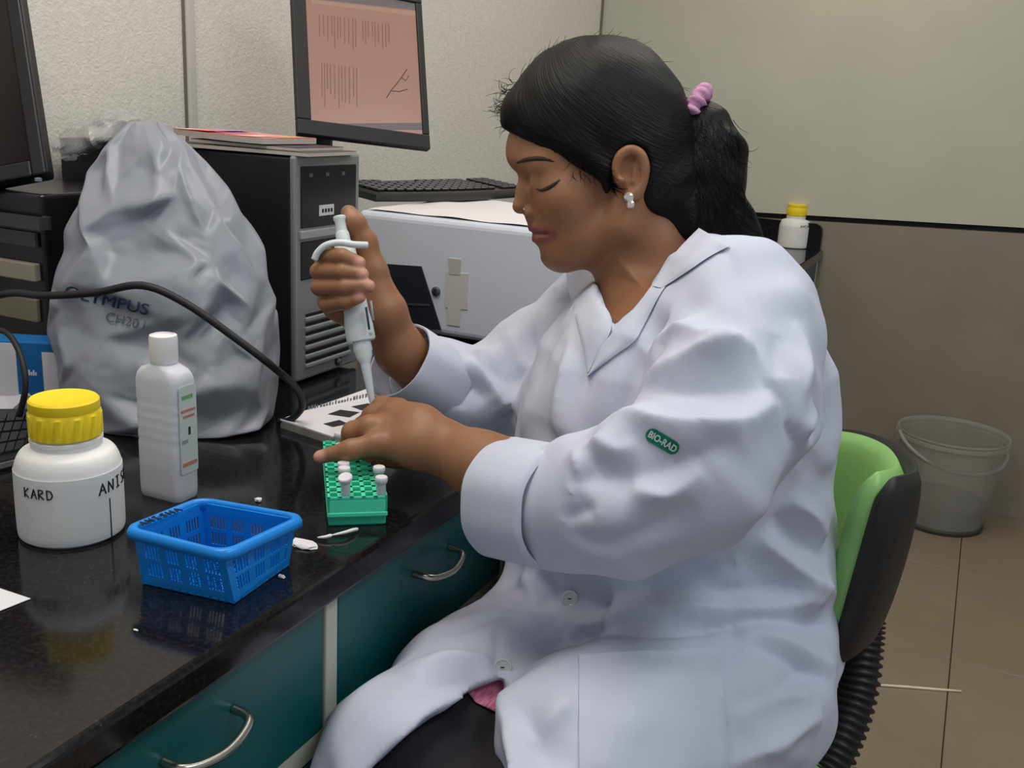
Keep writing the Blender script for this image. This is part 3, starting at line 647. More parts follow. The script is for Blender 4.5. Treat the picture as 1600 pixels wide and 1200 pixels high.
# white sheet covering the top
def drape(nm, x0, x1, y0, y1, z, m, label, cat, seed):
    nx, ny = 30, 20; v = []; f = []
    for j in range(ny+1):
        for i in range(nx+1):
            x = x0+(x1-x0)*i/nx; y = y0+(y1-y0)*j/ny; v.append((x, y, z+.0015+.0022*(noise.noise(Vector((x*14+seed, y*14, 0)))+.6)))
    for j in range(ny):
        for i in range(nx): a = j*(nx+1)+i; f.append((a, a+1, a+nx+2, a+nx+1))
    return tag(pydata(nm, v, f, m, None, True), label, cat)
drape('cover_sheet', ix0+.02, ix1-.015, IY+.012, IY+.40, IZ, m_paper, 'wrinkled white cover sheet lying on the white instrument', 'sheet', 2)
kz = IZ+.006
kc = onZ(683, 300, kz+.01); ke = empty('keyboard', (kc[0], kc[1], kz), 'black curved computer keyboard lying on the white instrument', 'keyboard')
kl = onZ(566, 302, kz+.01); kr = onZ(798, 296, kz+.01); kdir = (kr-kl); KW = np.linalg.norm(kdir); ka = math.atan2(kdir[1], kdir[0]); KD = .155
Mk = Matrix.Rotation(ka, 4, 'Z')
def kout(w_, d_, n=14):    # bowed outline
    o = [(-w_/2+w_*i/n, -d_/2-.022*(1-(2*i/n-1)**2)+.012) for i in range(n+1)] + [(w_/2-w_*i/n, d_/2-.018*(2*i/n-1)**2) for i in range(n+1)]; return o
rings = [(1.0, .97, 0), (1.0, 1.0, .006), (.995, .99, .014), (.97, .95, .019)]
v = []; f = []
for sx, sy, z in rings: v += [Mk @ Vector((x*sx, y*sy, z + (y+KD/2)*.07)) for x, y in kout(KW, KD)]
n = len(v)//4
for k in range(3): f += [(k*n+i, k*n+(i+1) % n, (k+1)*n+(i+1) % n, (k+1)*n+i) for i in range(n)]
f += [tuple(range(n-1, -1, -1)), tuple(3*n+i for i in range(n))]
o = pydata('keyboard_body', v, f, mat('keyboard_black', S(58, 56, 52), .4), ke, True); autosmooth(o, 30)
kme = None
for r_ in range(6):
    for c_ in range(18):
        if c_ in (14,) or (r_ == 5 and 3 < c_ < 8): continue
        x = -KW*.455+KW*.91*c_/17; y = -KD*.33+KD*.70*r_/5; y += -.016*(1-(2*x/KW)**2)+.006
        if kme is None: o = box('key', (-KW*.023, -.0085, 0), (KW*.023, .0085, .006), mat('key_black', S(38, 37, 40), .35), ke, None, .0018, 1); kme = o.data
        else: o = bpy.data.objects.new('key', kme); COL.objects.link(o); o.parent = ke
        o.matrix_local = Mk @ Matrix.Translation((x, y, .0185+(y+KD/2)*.07))

# ------------------------------------------------------------------ monitor with pink screen
A0 = P(466, 208, 1.86); A1 = P(673, 233, 1.99); axx = nrm(A1-A0); MW = np.linalg.norm(A1-A0); upv = np.array([0, 0, 1.]) ; upv = upv - axx*(upv @ axx); upv = nrm(P(455, -2, 1.89)-A0)
mo = empty('computer_monitor', (A0[0]-.10, A0[1]+.16, BZ), 'black computer monitor with a pinkish page of text on screen', 'monitor')
Mm = frame(A0, tuple(axx), tuple(upv)); MH = MW*1.25
U = lambda o: under(o, mo)
U(box('back_shell', (.01, .01, -.05), (MW-.01, MH-.01, -.012), m_black, None, Mm, .012))
bw = MW*.10; bw2 = MW*.05
bm = bmesh.new()
for lo, hi in (((0, 0, -.018), (MW, .03, .0)), ((0, MH-.03, -.018), (MW, MH, .0)), ((0, .03, -.018), (bw, MH-.03, 0)), ((MW-bw2, .03, -.018), (MW, MH-.03, 0))): bx(bm, lo, hi, Mm, .002)
U(frombm('bezel', bm, mat('bezel_black', S(20, 18, 18), .5)))
scr = mat('screen_pink', S(30, 22, 20), .25, emit=(S(200, 152, 136), .58))
U(box('screen', (bw, .03, -.012), (MW-bw2, MH-.03, -.006), scr, None, Mm))
def smap(px, py, dz=-.0055):       # photo pixel -> point on the screen plane
    q = ray(px, py); n = np.array(Mm.to_3x3() @ Vector((0, 0, 1))); o = np.array(Mm @ Vector((0, 0, dz))); return CAM+q*(((o-CAM) @ n)/(q @ n))
def spoly(nm, pxs, m, dz=-.0055):
    v = [smap(a, b, dz) for a, b in pxs]; return U(pydata(nm, v, [tuple(range(len(v)))], m))
m_tx = mat('screen_text', S(20, 16, 16), .4, emit=(S(158, 116, 104), .55)); m_bar = mat('screen_bar', S(20, 16, 16), .4, emit=(S(196, 158, 130), .62)); m_dim = mat('screen_dim', S(20, 20, 20), .4, emit=(S(128, 118, 116), .6))
spoly('screen_toolbar', [(487, 0), (657, 19), (657, 26), (487, 5)], m_bar); spoly('screen_header', [(487, -14), (657, -4), (657, 17), (487, -2)], m_dim)
spoly('screen_taskbar', [(494, 193), (663, 192), (663, 203), (495, 204)], m_dim)
rng = random.Random(3)
for bx0, bx1, by0, by1 in ((498, 555, 22, 75), (566, 612, 32, 74), (502, 560, 98, 170)):
    x = bx0
    while x < bx1:
        sh = (x-bx0)*.13; hh = rng.uniform(.55, 1)*(by1-by0); spoly('screen_text', [(x, by0+sh), (x+1.6, by0+sh), (x+2.2, by0+sh+hh), (x+.6, by0+sh+hh)], m_tx, -.0054); x += rng.choice((4.2, 5, 6.5))
m_sk = mat('screen_sketch', S(20, 16, 16), .4, emit=(S(90, 62, 58), .5))
for pl in ([(604, 153), (612, 140), (620, 131), (628, 120), (636, 108)], [(612, 142), (624, 143), (637, 139)], [(627, 121), (634, 126), (639, 118)]):
    v, f = tube_data([smap(a, b, -.005) for a, b in pl], .0009, 5); U(pydata('screen_sketch', v, f, m_sk))
bc = np.array(Mm @ Vector((MW*.42, 0, -.05)))
bc = bc+np.array([-.07, .0, 0]); U(tube('stand_neck', spline([bc+np.array([0, 0, .06]), bc+np.array([0, 0, -.05]), bc+np.array([-.01, .0, -.16]), np.array([bc[0]-.01, bc[1], BZ+.03])], 6), .028, m_black, None, 14))
U(lathe('stand_base', [(.085, 0), (.087, .004), (.08, .014), (.04, .022), (.02, .03)], m_black, None, 40, Matrix.Translation((bc[0]-.01, bc[1], BZ))))

# ------------------------------------------------------------------ far-left: dark desktop case, monitor on it, boxes, cables
cq = onZ(86, 612, BZ); CY = cq[1]; cx1 = cq[0]; czt = onY(78, 306, CY)[2]
ce = empty('desktop_case', (cx1-.2, CY+.12, BZ), 'black desktop case with cream front covers under the dark monitor', 'computer')
U = lambda o: under(o, ce)
U(box('case', (WX+.02 if cx1-.42 < WX else cx1-.42, CY, BZ), (cx1, CY+.19, czt), mat('case_gloss', S(24, 20, 24), .25), bev=.006, seg=3))
def crect(nm, x0, x1, y0, y1, th, m):
    a = onY(x0, y0, CY); b = onY(x1, y1, CY); return U(box(nm, (a[0], CY-th, b[2]), (b[0], CY+.002, a[2]), m, bev=.002))
crect('cream_cover', -90, 64, 388, 440, .010, mat('cream_cover', S(164, 154, 136), .5, var=.05)); crect('cream_cover', -90, 64, 440, 504, .006, mat('cream_cover_dark', S(138, 128, 106), .5, var=.05))
crect('ledge', -90, 76, 334, 341, .014, mat('ledge_highlight', S(60, 58, 62), .12)); crect('ledge', -90, 60, 362, 366, .004, mat('ledge_highlight', S(60, 58, 62), .12))  # strips lighter than the black case: edge highlights put into their colour
# monitor standing on that case
dm_ = 1.42
b0 = P(74, 272, dm_); b1 = P(31, -8, dm_+.03); lft = -np.array([_r[0], _r[1], 0]); upm = nrm(b1-b0); lft = nrm(lft + np.array([.0, -.0, 0])); 
Mn = frame(b0, tuple(upm), tuple(lft))
m2 = empty('computer_monitor', (b0[0]-.2, b0[1]+.05, czt), 'dark monitor cut off by the left picture edge, leaning back', 'monitor')
U = lambda o: under(o, m2); HH = .34
sgn = 1 if (np.array(Mn.to_3x3() @ Vector((0, 0, 1))) @ _f) < 0 else -1
def mb(nm, lo, hi, m, bev=.003): return U(box(nm, lo, hi, m, None, Mn, bev))
def zz2(a, b): return (min(a*sgn, b*sgn), max(a*sgn, b*sgn))
za, zb_ = zz2(-.03, 0); mb('shell', (0, 0, za), (HH, .42, zb_), m_black, .006)
za, zb_ = zz2(0, .004); m_bz2 = mat('bezel_charcoal', S(26, 24, 26), .45)
mb('bezel', (0, 0, za), (HH, .020, zb_), m_bz2); mb('bezel', (0, .020, za), (.024, .42, zb_), m_bz2)
za, zb_ = zz2(0, .0015); mb('dark_screen', (.024, .020, za), (HH, .42, zb_), mat('screen_off', S(20, 12, 14), .15), .0005)
nb_ = np.array(Mn @ Vector((.03, .2, -.03*sgn)))
U(tube('stand_neck', [nb_, nb_+np.array([0, .01, -.05]), np.array([nb_[0], nb_[1]+.02, czt+.012])], .022, m_black, None, 12)); U(lathe('stand_base', [(.10, 0), (.10, .006), (.05, .014), (.02, .018)], m_black, None, 36, Matrix.Translation((nb_[0], nb_[1]+.02, czt))))
za, zb_ = zz2(.002, .006)
U(lathe('button', [(.005, 0), (.005, .004), (.003, .005)], mat('clear_button', S(120, 130, 140), .1), None, 16, Matrix.Translation(Vector(P(60, 283, dm_-.004)))))
# blue and white carton
bq = onZ(100, 640, BZ); bw_ = np.array([-_r[0], -_r[1], 0]); bw_ = nrm(bw_); bn = np.array([_r[1], -_r[0], 0]); bn = nrm(bn)*-1 if (np.array([_r[1], -_r[0], 0]) @ _f) < 0 else nrm([_r[1], -_r[0], 0]); bh = P(100, 530, proj(bq)[2])[2]-BZ
cb = empty('carton', bq, 'blue and white carton between the dark case and the plastic bag', 'box'); Mc = Matrix((Vector(bw_), Vector(bn), Vector((0, 0, 1)))).transposed().to_4x4()
px_m = proj(bq)[2]/F
box('carton_body', (0, 0, 0), (.19, .045, bh), mat('carton_blue', S(20, 104, 170), .5, var=.05), cb, Mc, .002)
box('white_panel', (.0, -.0008, bh*.12), (28*px_m, .0, bh*.86), m_paper, cb, Mc); box('white_panel', (68*px_m, -.0008, bh*.15), (.18, .0, bh*.97), m_paper, cb, Mc)
for k in range(7): box('carton_print', ((38+3.4*k)*px_m, -.0008, bh*.50), ((40.4+3.4*k)*px_m, 0, bh*(.55+.03*(k % 2))), m_paper, cb, Mc)
# folded white holder
q0 = onZ(18, 643, BZ); fd = [P(x, y, proj(q0)[2]+dz) for x, y, dz in ((-40, 640, 0), (14, 644, 0), (42, 618, .01), (46, 604, .02), (37, 591, .03), (14, 592, .03), (-40, 626, .01))]
wv = [np.array(q) for q in fd]
e = tag(pydata('folded_card', [q-q0 for q in wv]+[q-q0+np.array([.01, .035, -.012]) for q in wv], [tuple(range(6, -1, -1)), tuple(range(7, 14))]+[(i, (i+1) % 7, 7+(i+1) % 7, 7+i) for i in range(7)], mat('card_grey_white', S(206, 202, 206), .6)), 'folded white card piece at the left edge behind the black slab', 'card'); e.location = tuple(q0)
# dark keyboard slab at left edge
kq = [onZ(x, y, BZ) for x, y in ((-60, 752), (36, 727), (62, 652), (-30, 652))]
ks = empty('keyboard', sum(kq)/4, 'black keyboard slab cut off by the left picture edge behind the white bottle', 'keyboard'); kc_ = np.array(ks.location)
qq = [k_-kc_ for k_ in kq]
slabq('slab_body', qq, .0, .012, mat('slab_black', S(32, 31, 33), .4), ks, 4); 
slabq('edge_trim', [bil(*qq, s, t) for s, t in ((0, -.02), (1, -.02), (1, .01), (0, .01))], .004, .010, mat('trim_grey', S(150, 148, 144), .3, metal=.6), ks, 4)
for r_ in range(4):
    for c_ in range(6):
        k4 = [bil(*qq, s, t) for s, t in ((.06+c_*.155, .1+r_*.2), (.19+c_*.155, .1+r_*.2), (.19+c_*.155, .26+r_*.2), (.06+c_*.155, .26+r_*.2))]; slabq('key', k4, .012, .016, mat('key_black', S(38, 37, 40), .35), ks, 1)

# ------------------------------------------------------------------ printed box on the worktop beyond the rack
kb = [onZ(x, y, BZ+.012) for x, y in ((438, 655), (520, 682), (640, 640), (600, 598))]
# order: left-near, right-near, right-far, left-far
pb = empty('booklet', sum(kb)/4*np.array([1, 1, 0])+np.array([0, 0, BZ]), 'white printed booklet with dark picture blocks lying below the computer tower', 'booklet'); c_ = np.array(pb.location); kb = [q-c_-np.array([0, 0, .012]) for q in kb]
slabq('pages', kb, 0, .0100, mat('pages_worn', S(150, 146, 140), .7, var=.1, scale=50), pb, 4); cvb = slabq('cover', kb, .0100, .012, m_paper, pb, 4)
m_pr = mat('print_charcoal', S(44, 42, 46), .5); m_pr2 = mat('print_slate', S(92, 96, 110), .5)
def bprint(nm, pxs, m):
    v = [onZ(a, b, BZ+.0124)-c_ for a, b in pxs]; pydata(nm, v, [tuple(range(len(v)))], m, cvb)
bprint('picture_block', [(512, 647), (532, 640), (562, 644), (546, 652)], m_pr); bprint('picture_block', [(549, 635), (575, 630), (590, 636), (565, 641)], m_pr); bprint('picture_block', [(505, 662), (530, 656), (545, 662), (520, 667)], m_pr)
rg2 = random.Random(5)
for k in range(22):
    x = 481+k*4.7; y = 640-k*1.0; w_ = rg2.uniform(2, 3.6); h_ = rg2.uniform(3.2, 6); bprint('printed_letter', [(x, y), (x+w_, y-.4), (x+w_+.5, y-.4-h_), (x+.5, y-h_)], m_pr2)
# ------------------------------------------------------------------ cables
cpt = [P(-30, 468, 1.30), P(20, 458, 1.27), P(70, 462, 1.235), P(150, 457, 1.2), P(222, 446, 1.185), P(290, 474, 1.19), P(370, 530, 1.20), P(425, 572, 1.22), P(462, 606, 1.30), P(472, 635, 1.34), P(455, 655, 1.36), P(436, 659, 1.37)]
cpt = [np.array([q[0], q[1], max(q[2], BZ+.006)]) for q in cpt]
tag(tube('power_cable', spline(cpt, 6), .0048, m_cable, None, 8), 'black cable looping across the front of the plastic bag', 'cable')
cpt = [P(-20, 512, 1.27), P(10, 520, 1.26), P(28, 545, 1.25), P(38, 580, 1.24), P(39, 612, 1.24), P(30, 650, 1.25)]
tag(tube('power_cable', spline([np.array([q[0], q[1], max(q[2], BZ+.02)]) for q in cpt], 6), .0038, m_cable, None, 8), 'thin black cable hanging in front of the blue carton', 'cable')

# ------------------------------------------------------------------ plastic dust cover over an instrument, and clear wrap
BR = [(188, 202, 248), (196, 190, 272), (212, 172, 292), (250, 156, 318), (300, 130, 352), (350, 112, 386), (400, 99, 411), (450, 91, 423), (520, 85, 431), (575, 95, 438), (615, 112, 441), (655, 148, 437), (685, 180, 405), (702, 196, 372)]
ys = np.array([b[0] for b in BR]); BD = 1.385; awy = nrm([_f[0], _f[1], 0]); rh = nrm([_r[0], _r[1], _r[2]]); rb_g = random.Random(21)
def bag_pt(a, t, disp):
    y = 188+(702-188)*t; L_ = np.interp(y, ys, [b[1] for b in BR]); R_ = np.interp(y, ys, [b[2] for b in BR])
    hb_ = np.interp(t, [0, .06, .3, .7, 1], [.006, .03, .085, .115, .10]); c = P((L_+R_)/2, y, BD); ha = (R_-L_)/2*BD/F; ca, sa = math.cos(a), math.sin(a)
    q = c + rh*ha*math.copysign(abs(ca)**.85, ca) + awy*hb_*math.copysign(abs(sa)**.85, sa); q = q + (rh*ca*.45+awy*sa)*disp
    q[2] = max(q[2], BZ+.001+.003*(1-t)); return q
GA, GT = 20, 13; bmb = bmesh.new(); G = []
for k in range(GT+1):
    row = []
    for i in range(GA):
        t = k/GT; a = 2*math.pi*(i+.5*(k % 2))/GA
        if 0 < k < GT: t += rb_g.uniform(-.33, .33)/GT; a += rb_g.uniform(-.33, .33)*2*math.pi/GA
        row.append(bmb.verts.new(bag_pt(a, t, rb_g.uniform(-.026, .016)*min(1, t*5+.1))))
    G.append(row)
for k in range(GT):
    for i in range(GA):
        a, b, c, d = G[k][i], G[k][(i+1) % GA], G[k+1][(i+1) % GA], G[k+1][i]
        for tri in (((a, b, c), (a, c, d)) if rb_g.random() < .5 else ((a, b, d), (b, c, d))): bmb.faces.new(tri)
bmb.faces.new(G[0][::-1])
for _ in range(3): bmesh.ops.subdivide_edges(bmb, edges=bmb.edges[:], cuts=1, use_grid_fill=True)
bmesh.ops.triangulate(bmb, faces=bmb.faces[:])
for _ in range(4): bmesh.ops.smooth_vert(bmb, verts=bmb.verts[:], factor=.5, use_axis_x=True, use_axis_y=True, use_axis_z=True)
for q in bmb.verts:
    q.co += Vector(awy)*(.004*noise.noise(q.co*22)-.003*abs(noise.noise(q.co*40))); q.co.z = max(q.co.z, BZ+.001)
bmesh.ops.recalc_face_normals(bmb, faces=bmb.faces)
m_bag = mat('bag_plastic', S(150, 154, 163), .34, var=.05, scale=6, alpha=.88, spec=.4)
bc_ = np.array(P(265, 690, BD)); bc_[2] = BZ
bag = empty('dust_cover', bc_, 'crumpled greyish translucent plastic dust cover with printed lettering draped over an instrument', 'cover')
BAGBVH = BVHTree.FromBMesh(bmb)
bo = under(frombm('cover_sheet', bmb, m_bag, None, True), bag)
under(lathe('covered_stand', [(.06, .0), (.06, .03), (.02, .05), (.02, .16), (.03, .18), (.03, .20)], mat('stand_grey', S(120, 122, 126), .5), None, 24, Matrix.Translation(Vector(bc_)+Vector((0, 0, .002)))), bag)
def decal_mesh(name, me2d, fmap, bvh, m, off=.0012, parent=None, blur=0):   # 2-D mesh -> photo pixels -> first surface hit
    bmq = bmesh.new(); bmq.from_mesh(me2d); bmesh.ops.triangulate(bmq, faces=bmq.faces); [bmesh.ops.subdivide_edges(bmq, edges=bmq.edges[:], cuts=1) or bmesh.ops.triangulate(bmq, faces=bmq.faces[:]) for _ in range(2)]
    for q in bmq.verts:
        x, y = fmap(q.co.x, q.co.y); d = Vector(ray(x, y)).normalized(); hs3 = []
        for dx, dy in (((0, 0),) if not blur else [(a_*blur, b_*blur) for a_ in (-1, -.5, 0, .5, 1) for b_ in (-1, -.5, 0, .5, 1)]):
            h = bvh.ray_cast(Vector(CAM), Vector(ray(x+dx, y+dy)).normalized())
            if h[0] is not None: hs3.append((np.array(h[0])-CAM) @ _f)
        q.co = Vector(P(x, y, (min(hs3) if blur else hs3[0]) - off)) if hs3 else Vector(P(x, y, 1.3))
    o = frombm(name, bmq, m); bpy.data.meshes.remove(me2d)
    return under(o, parent) if parent is not None else o
def px_affine(cx, cy, sx, sy, rot):
    c, s = math.cos(rot), math.sin(rot); return lambda u, v: (cx+c*u*sx-s*(-v)*sy, cy+s*u*sx+c*(-v)*sy)
decal_mesh('printed_name', text_mesh('OLYMPUS', 1, 0, .0), px_affine(166, 470, 31, 25, math.radians(13)), BAGBVH, mat('navy_print', S(40, 50, 88), .6), .0012, bag, 4)
decal_mesh('printed_name', text_mesh('OLYMPUS', 1, 0, .0), px_affine(167.3, 470.6, 31, 25, math.radians(13)), BAGBVH, mat('navy_print', S(40, 50, 88), .6), .0012, bag, 4)
decal_mesh('printed_model', text_mesh('CH20 i', 1, 0, 0), px_affine(196, 502, 22, 21, math.radians(13)), BAGBVH, mat('grey_print_bag', S(76, 80, 98), .6), .0012, bag, 4)
# clear wrap lying on the tower's back corner
wc = P(148, 212, 1.66); v = []; f = []; NT2 = 40; NR2 = 26
wrow = [(0, 96, 238), (.12, 90, 216), (.3, 108, 196), (.5, 140, 182), (.7, 172, 175), (.9, 200, 176), (1, 214, 186)]
lo_ = [(0, 98, 244), (.12, 104, 250), (.3, 128, 246), (.5, 150, 236), (.7, 176, 222), (.9, 196, 206), (1, 210, 196)]
for k in range(NR2):
    t = k/(NR2-1); up_ = P(np.interp(t, [a[0] for a in wrow], [a[1] for a in wrow]), np.interp(t, [a[0] for a in wrow], [a[2] for a in wrow]), 1.66); dn = P(np.interp(t, [a[0] for a in lo_], [a[1] for a in lo_]), np.interp(t, [a[0] for a in lo_], [a[2] for a in lo_]), 1.64)
    c = (up_+dn)/2; hv = (up_-dn)/2
    for i in range(NT2):
        a = 2*math.pi*i/NT2; q = c+hv*math.cos(a)+awy*.035*math.sin(a); w1 = noise.noise(Vector(q)*26); w2 = abs(noise.noise(Vector(q)*45)); q = q + (q-c)*(.35*w1-.35*w2); v.append(q)
for k in range(NR2-1):
    for i in range(NT2): j = (i+1) % NT2; f.append((k*NT2+i, k*NT2+j, (k+1)*NT2+j, (k+1)*NT2+i))
tag(pydata('clear_wrap', v, f, mat('clear_film', S(200, 200, 200), .12, alpha=.42, spec=.6), None, False), 'crumpled clear plastic film on the back corner of the computer tower', 'plastic film')

# ------------------------------------------------------------------ bucket on the floor
q = onZ(1466, 806, 0); dq = proj(q)[2]; s_ = dq/F
q = np.array([q[0], min(q[1], WY-.19), 0])
bu = empty('bucket', q, 'translucent grey plastic bucket with wire handle on the floor by the far wall', 'bucket')
RB, RT, HB = 62*s_, 77*s_, (P(1475, 655, dq)[2])
m_bk = mat('bucket_plastic', S(178, 176, 168), .35, alpha=.36, var=.05)
prof = [(RB*.96, .0), (RB, .004), (RB+(RT-RB)*.5, HB*.5), (RT*.98, HB*.92), (RT*1.05, HB*.925), (RT*1.05, HB*.955), (RT, HB*.96), (RT*1.04, HB*.985), (RT*1.03, HB), (RT*.99, HB*.99), (RT*.95, HB*.9), (RB+(RT-RB)*.5-.004, HB*.5), (RB-.004, .008), (.002, .007)]
lathe('bucket_shell', prof, m_bk, bu, 48)
lathe('water', [(RB*.96, .012), (RB+(RT-RB)*.28-.006, HB*.27), (.002, HB*.27)], mat('dirty_water', S(96, 96, 90), .1, alpha=.6), bu, 40)
lathe('base_ring', [(RB*.93, 0), (RB*1.02, .0), (RB*1.04, .012), (RB*1.01, .02), (RB*.95, .018)], mat('bucket_base', S(66, 66, 50), .6), bu, 40)
ra = np.array([_r[0], _r[1], 0]); ra = nrm(ra); rb = np.cross([0, 0, 1], ra)
hp = [Vector(ra*RT*1.06*math.cos(a)*1.0 + rb*(-RT*.8*math.sin(a)) + np.array([0, 0, HB*.93-.085*math.sin(a)-.015*math.cos(a)])) for a in np.linspace(0, math.pi, 24)]
hd = tube('handle', hp, .0075, mat('bucket_handle', S(170, 170, 164), .4, alpha=.7), bu, 8); hd['label'] = 'pale plastic bail handle hanging down'
for sgn_ in (-1, 1): lathe('handle_lug', [(.012, 0), (.012, .01), (.006, .013)], m_bk, bu, 16, Matrix.Translation(Vector(ra*RT*sgn_*1.03)+Vector((0, 0, HB*.9))))
a = onZ(1368, 1070, .003); b = onZ(1502, 1080, .003); dd_ = nrm(b-a)
o = tag(tube('thin_stick', [a, a*.67+b*.33+np.array([0, 0, .0006]), a*.33+b*.67, b], [.0030, .0034, .0034, .0028], mat('pale_wood', S(244, 228, 204), .5), None, 8), 'thin pale stick lying on the floor beside the green chair', 'stick')
# ================================================================== chair
hipc = P(1150, 1085, 1.24); SEAT = .54
ch = empty('office_chair', (hipc[0]-.02, hipc[1], 0), 'green cushioned swivel chair with black shell that the person sits on', 'chair')
U = lambda o: under(o, ch)
m_green = mat('green_vinyl', S(140, 192, 110), .38, var=.05, scale=14, bump=.08, bscale=80)
m_shell = mat('shell_black', S(34, 31, 30), .5, var=.1, scale=60)
arc = [P(1335, 896, 1.165), P(1366, 888, 1.19), P(1388, 872, 1.26), P(1386, 842, 1.38), P(1368, 812, 1.50), P(1330, 788, 1.60), P(1280, 775, 1.68), P(1215, 775, 1.72)]
path = spline(arc, 6); npth = len(path)
up_b = nrm([.10, .05, 1.0])
def back_shell(off0, off1, hscale, name, m, edge):
    # off0/off1: distance of the two faces from the mid line along the inward normal
    NTt = 14; rowsF = []; rowsB = []
    for i, q in enumerate(path):
        t = nrm(np.array(path[min(i+1, npth-1)])-np.array(path[max(i-1, 0)])); inw = nrm(np.cross(t, up_b)); inw = inw if inw @ np.array([-1, 0, 0]) > -2 else -inw
        s = i/(npth-1); en = min(1, min(s, 1-s)/.09); hh = (.118)*hscale*(.70+.30*math.sqrt(1-(1-en)**2))
        th = math.sqrt(max(0.02, 1-(1-min(1, min(s, 1-s)/edge))**2))
        rf = []; rb_ = []
        for k in range(NTt+1):
            u_ = -1+2*k/NTt; prof = math.sqrt(max(.02, 1-abs(u_)**6)); c = np.array(q)+up_b*(hh*u_)
            mid = (off0+off1)/2; half = (off1-off0)/2*prof*th
            bulge = .008*(1-u_*u_)
            rf.append(c+inw*(mid+half+bulge)); rb_.append(c+inw*(mid-half-bulge*.2))
        rowsF.append(rf); rowsB.append(rb_)
    v = [p for r_ in rowsF for p in r_]+[p for r_ in rowsB for p in r_]; W_ = NTt+1; N_ = len(v)//2; f = []
    for i in range(npth-1):
        for k in range(NTt): a = i*W_+k; f.append((a, a+1, a+W_+1, a+W_)); f.append((N_+a, N_+a+W_, N_+a+W_+1, N_+a+1))
        a = i*W_; b = a+W_; f.append((a, b, N_+b, N_+a)); a = i*W_+NTt; b = a+W_; f.append((a, N_+a, N_+b, b))
    for k in range(NTt): f.append((k, N_+k, N_+k+1, k+1)); a = (npth-1)*W_+k; f.append((a, a+1, N_+a+1, N_+a))
    o = pydata(name, v, f, m, None, True); bm = bmesh.new(); bm.from_mesh(o.data); bmesh.ops.recalc_face_normals(bm, faces=bm.faces); bm.to_mesh(o.data); bm.free(); o.data.polygons.foreach_set('use_smooth', [True]*len(o.data.polygons)); return U(o)
tt = nrm(np.array(path[9])-np.array(path[7])); sgn_in = 1 if np.cross(tt, up_b) @ np.array([-1., 0, 0]) > 0 else -1
o = back_shell(*( (.004, .036) if sgn_in > 0 else (-.036, -.004)), 1.0, 'back_cushion', m_green, .05); o['label'] = 'curved light green back cushion'
back_shell(*((-.013, .008) if sgn_in > 0 else (-.008, .013)), 1.03, 'back_shell', m_shell, .05)
bel = spline([P(1350, 965, 1.33), P(1347, 1010, 1.32), P(1338, 1080, 1.31), P(1316, 1150, 1.295), P(1285, 1215, 1.28), P(1240, 1262, 1.26)], 22)
U(tube('bellows', bel, [.0235 if (i//2) % 2 == 0 else .0285 for i in range(len(bel))], m_shell, None, 16))['label'] = 'black ribbed rubber sleeve of the back support'
sc_ = np.array([hipc[0]-.06, hipc[1]-.02, 0])
U(lathe('seat_cushion', [(.17, SEAT-.055), (.195, SEAT-.045), (.20, SEAT-.025), (.19, SEAT-.008), (.15, SEAT), (.02, SEAT-.004)], m_green, None, 48, Matrix.Translation(sc_)))
U(lathe('seat_shell', [(.06, SEAT-.085), (.17, SEAT-.075), (.193, SEAT-.052), (.17, SEAT-.048)], m_shell, None, 48, Matrix.Translation(sc_)))
U(lathe('gas_column', [(.028, .10), (.028, .30), (.018, .305), (.018, SEAT-.08), (.05, SEAT-.078)], m_shell, None, 24, Matrix.Translation(sc_)))
for k in range(5):
    a = k*2*math.pi/5+.3; dx, dy = math.cos(a), math.sin(a); e_ = sc_+np.array([dx*.27, dy*.27, .075])
    U(tube('base_arm', [sc_+np.array([dx*.02, dy*.02, .12]), sc_+np.array([dx*.15, dy*.15, .10]), e_], [.024, .020, .015], m_shell, None, 10))
    for sd in (-1, 1): U(lathe('castor_wheel', [(.012, -.008), (.026, -.008), (.028, -.005), (.028, .005), (.026, .008), (.012, .008)], m_shell, None, 20, frame(e_+np.array([-dy*.014*sd, dx*.014*sd, -.047]), (dx, dy, 0), (0, 0, 1))))
    U(tube('castor_stem', [e_, e_+np.array([0, 0, -.047])], .008, m_shell, None, 8))

# ================================================================== pipette
PD = 1.205
pip = empty('pipette', P(583, 650, PD), 'white hand pipette held upright in the fist above the green rack', 'pipette')
U = lambda o: under(o, pip)
pt = P(530, 338, PD+.012); pe = P(586, 652, PD); pax = nrm(pe-pt); plen = np.linalg.norm(pe-pt)
m_pip = mat('pipette_white', S(214, 222, 222), .35); m_tip = mat('tip_plastic', S(214, 222, 226), .3, trans=.25)
side = nrm(np.cross(pax, _f)); Mp = frame(pt, tuple(side), tuple(np.cross(pax, side)));  # local z along the pipette?
zz_ = np.array(Mp.to_3x3() @ Vector((0, 0, 1))); Mp = Matrix((Vector(side), Vector(np.cross(pax, side)), Vector(pax))).transposed().to_4x4(); Mp.translation = Vector(pt)
pL = lambda yy: (yy-338)/(652-338.0)*plen
px_ = PD/F
U(lathe('plunger_button', [(9.5*px_, 0), (10*px_, .001), (10*px_, pL(343)), (8.5*px_, pL(346)), (9*px_, pL(364))], m_pip, None, 24, Mp))
U(lathe('plunger_collar', [(9.5*px_, pL(362)), (11*px_, pL(366)), (11.5*px_, pL(384))], m_pip, None, 24, Mp))
hb = []
def ovl(z, rx, ry): return [Mp @ Vector((rx*math.cos(a), ry*math.sin(a), z)) for a in np.linspace(0, 2*math.pi, 29)[:-1]]
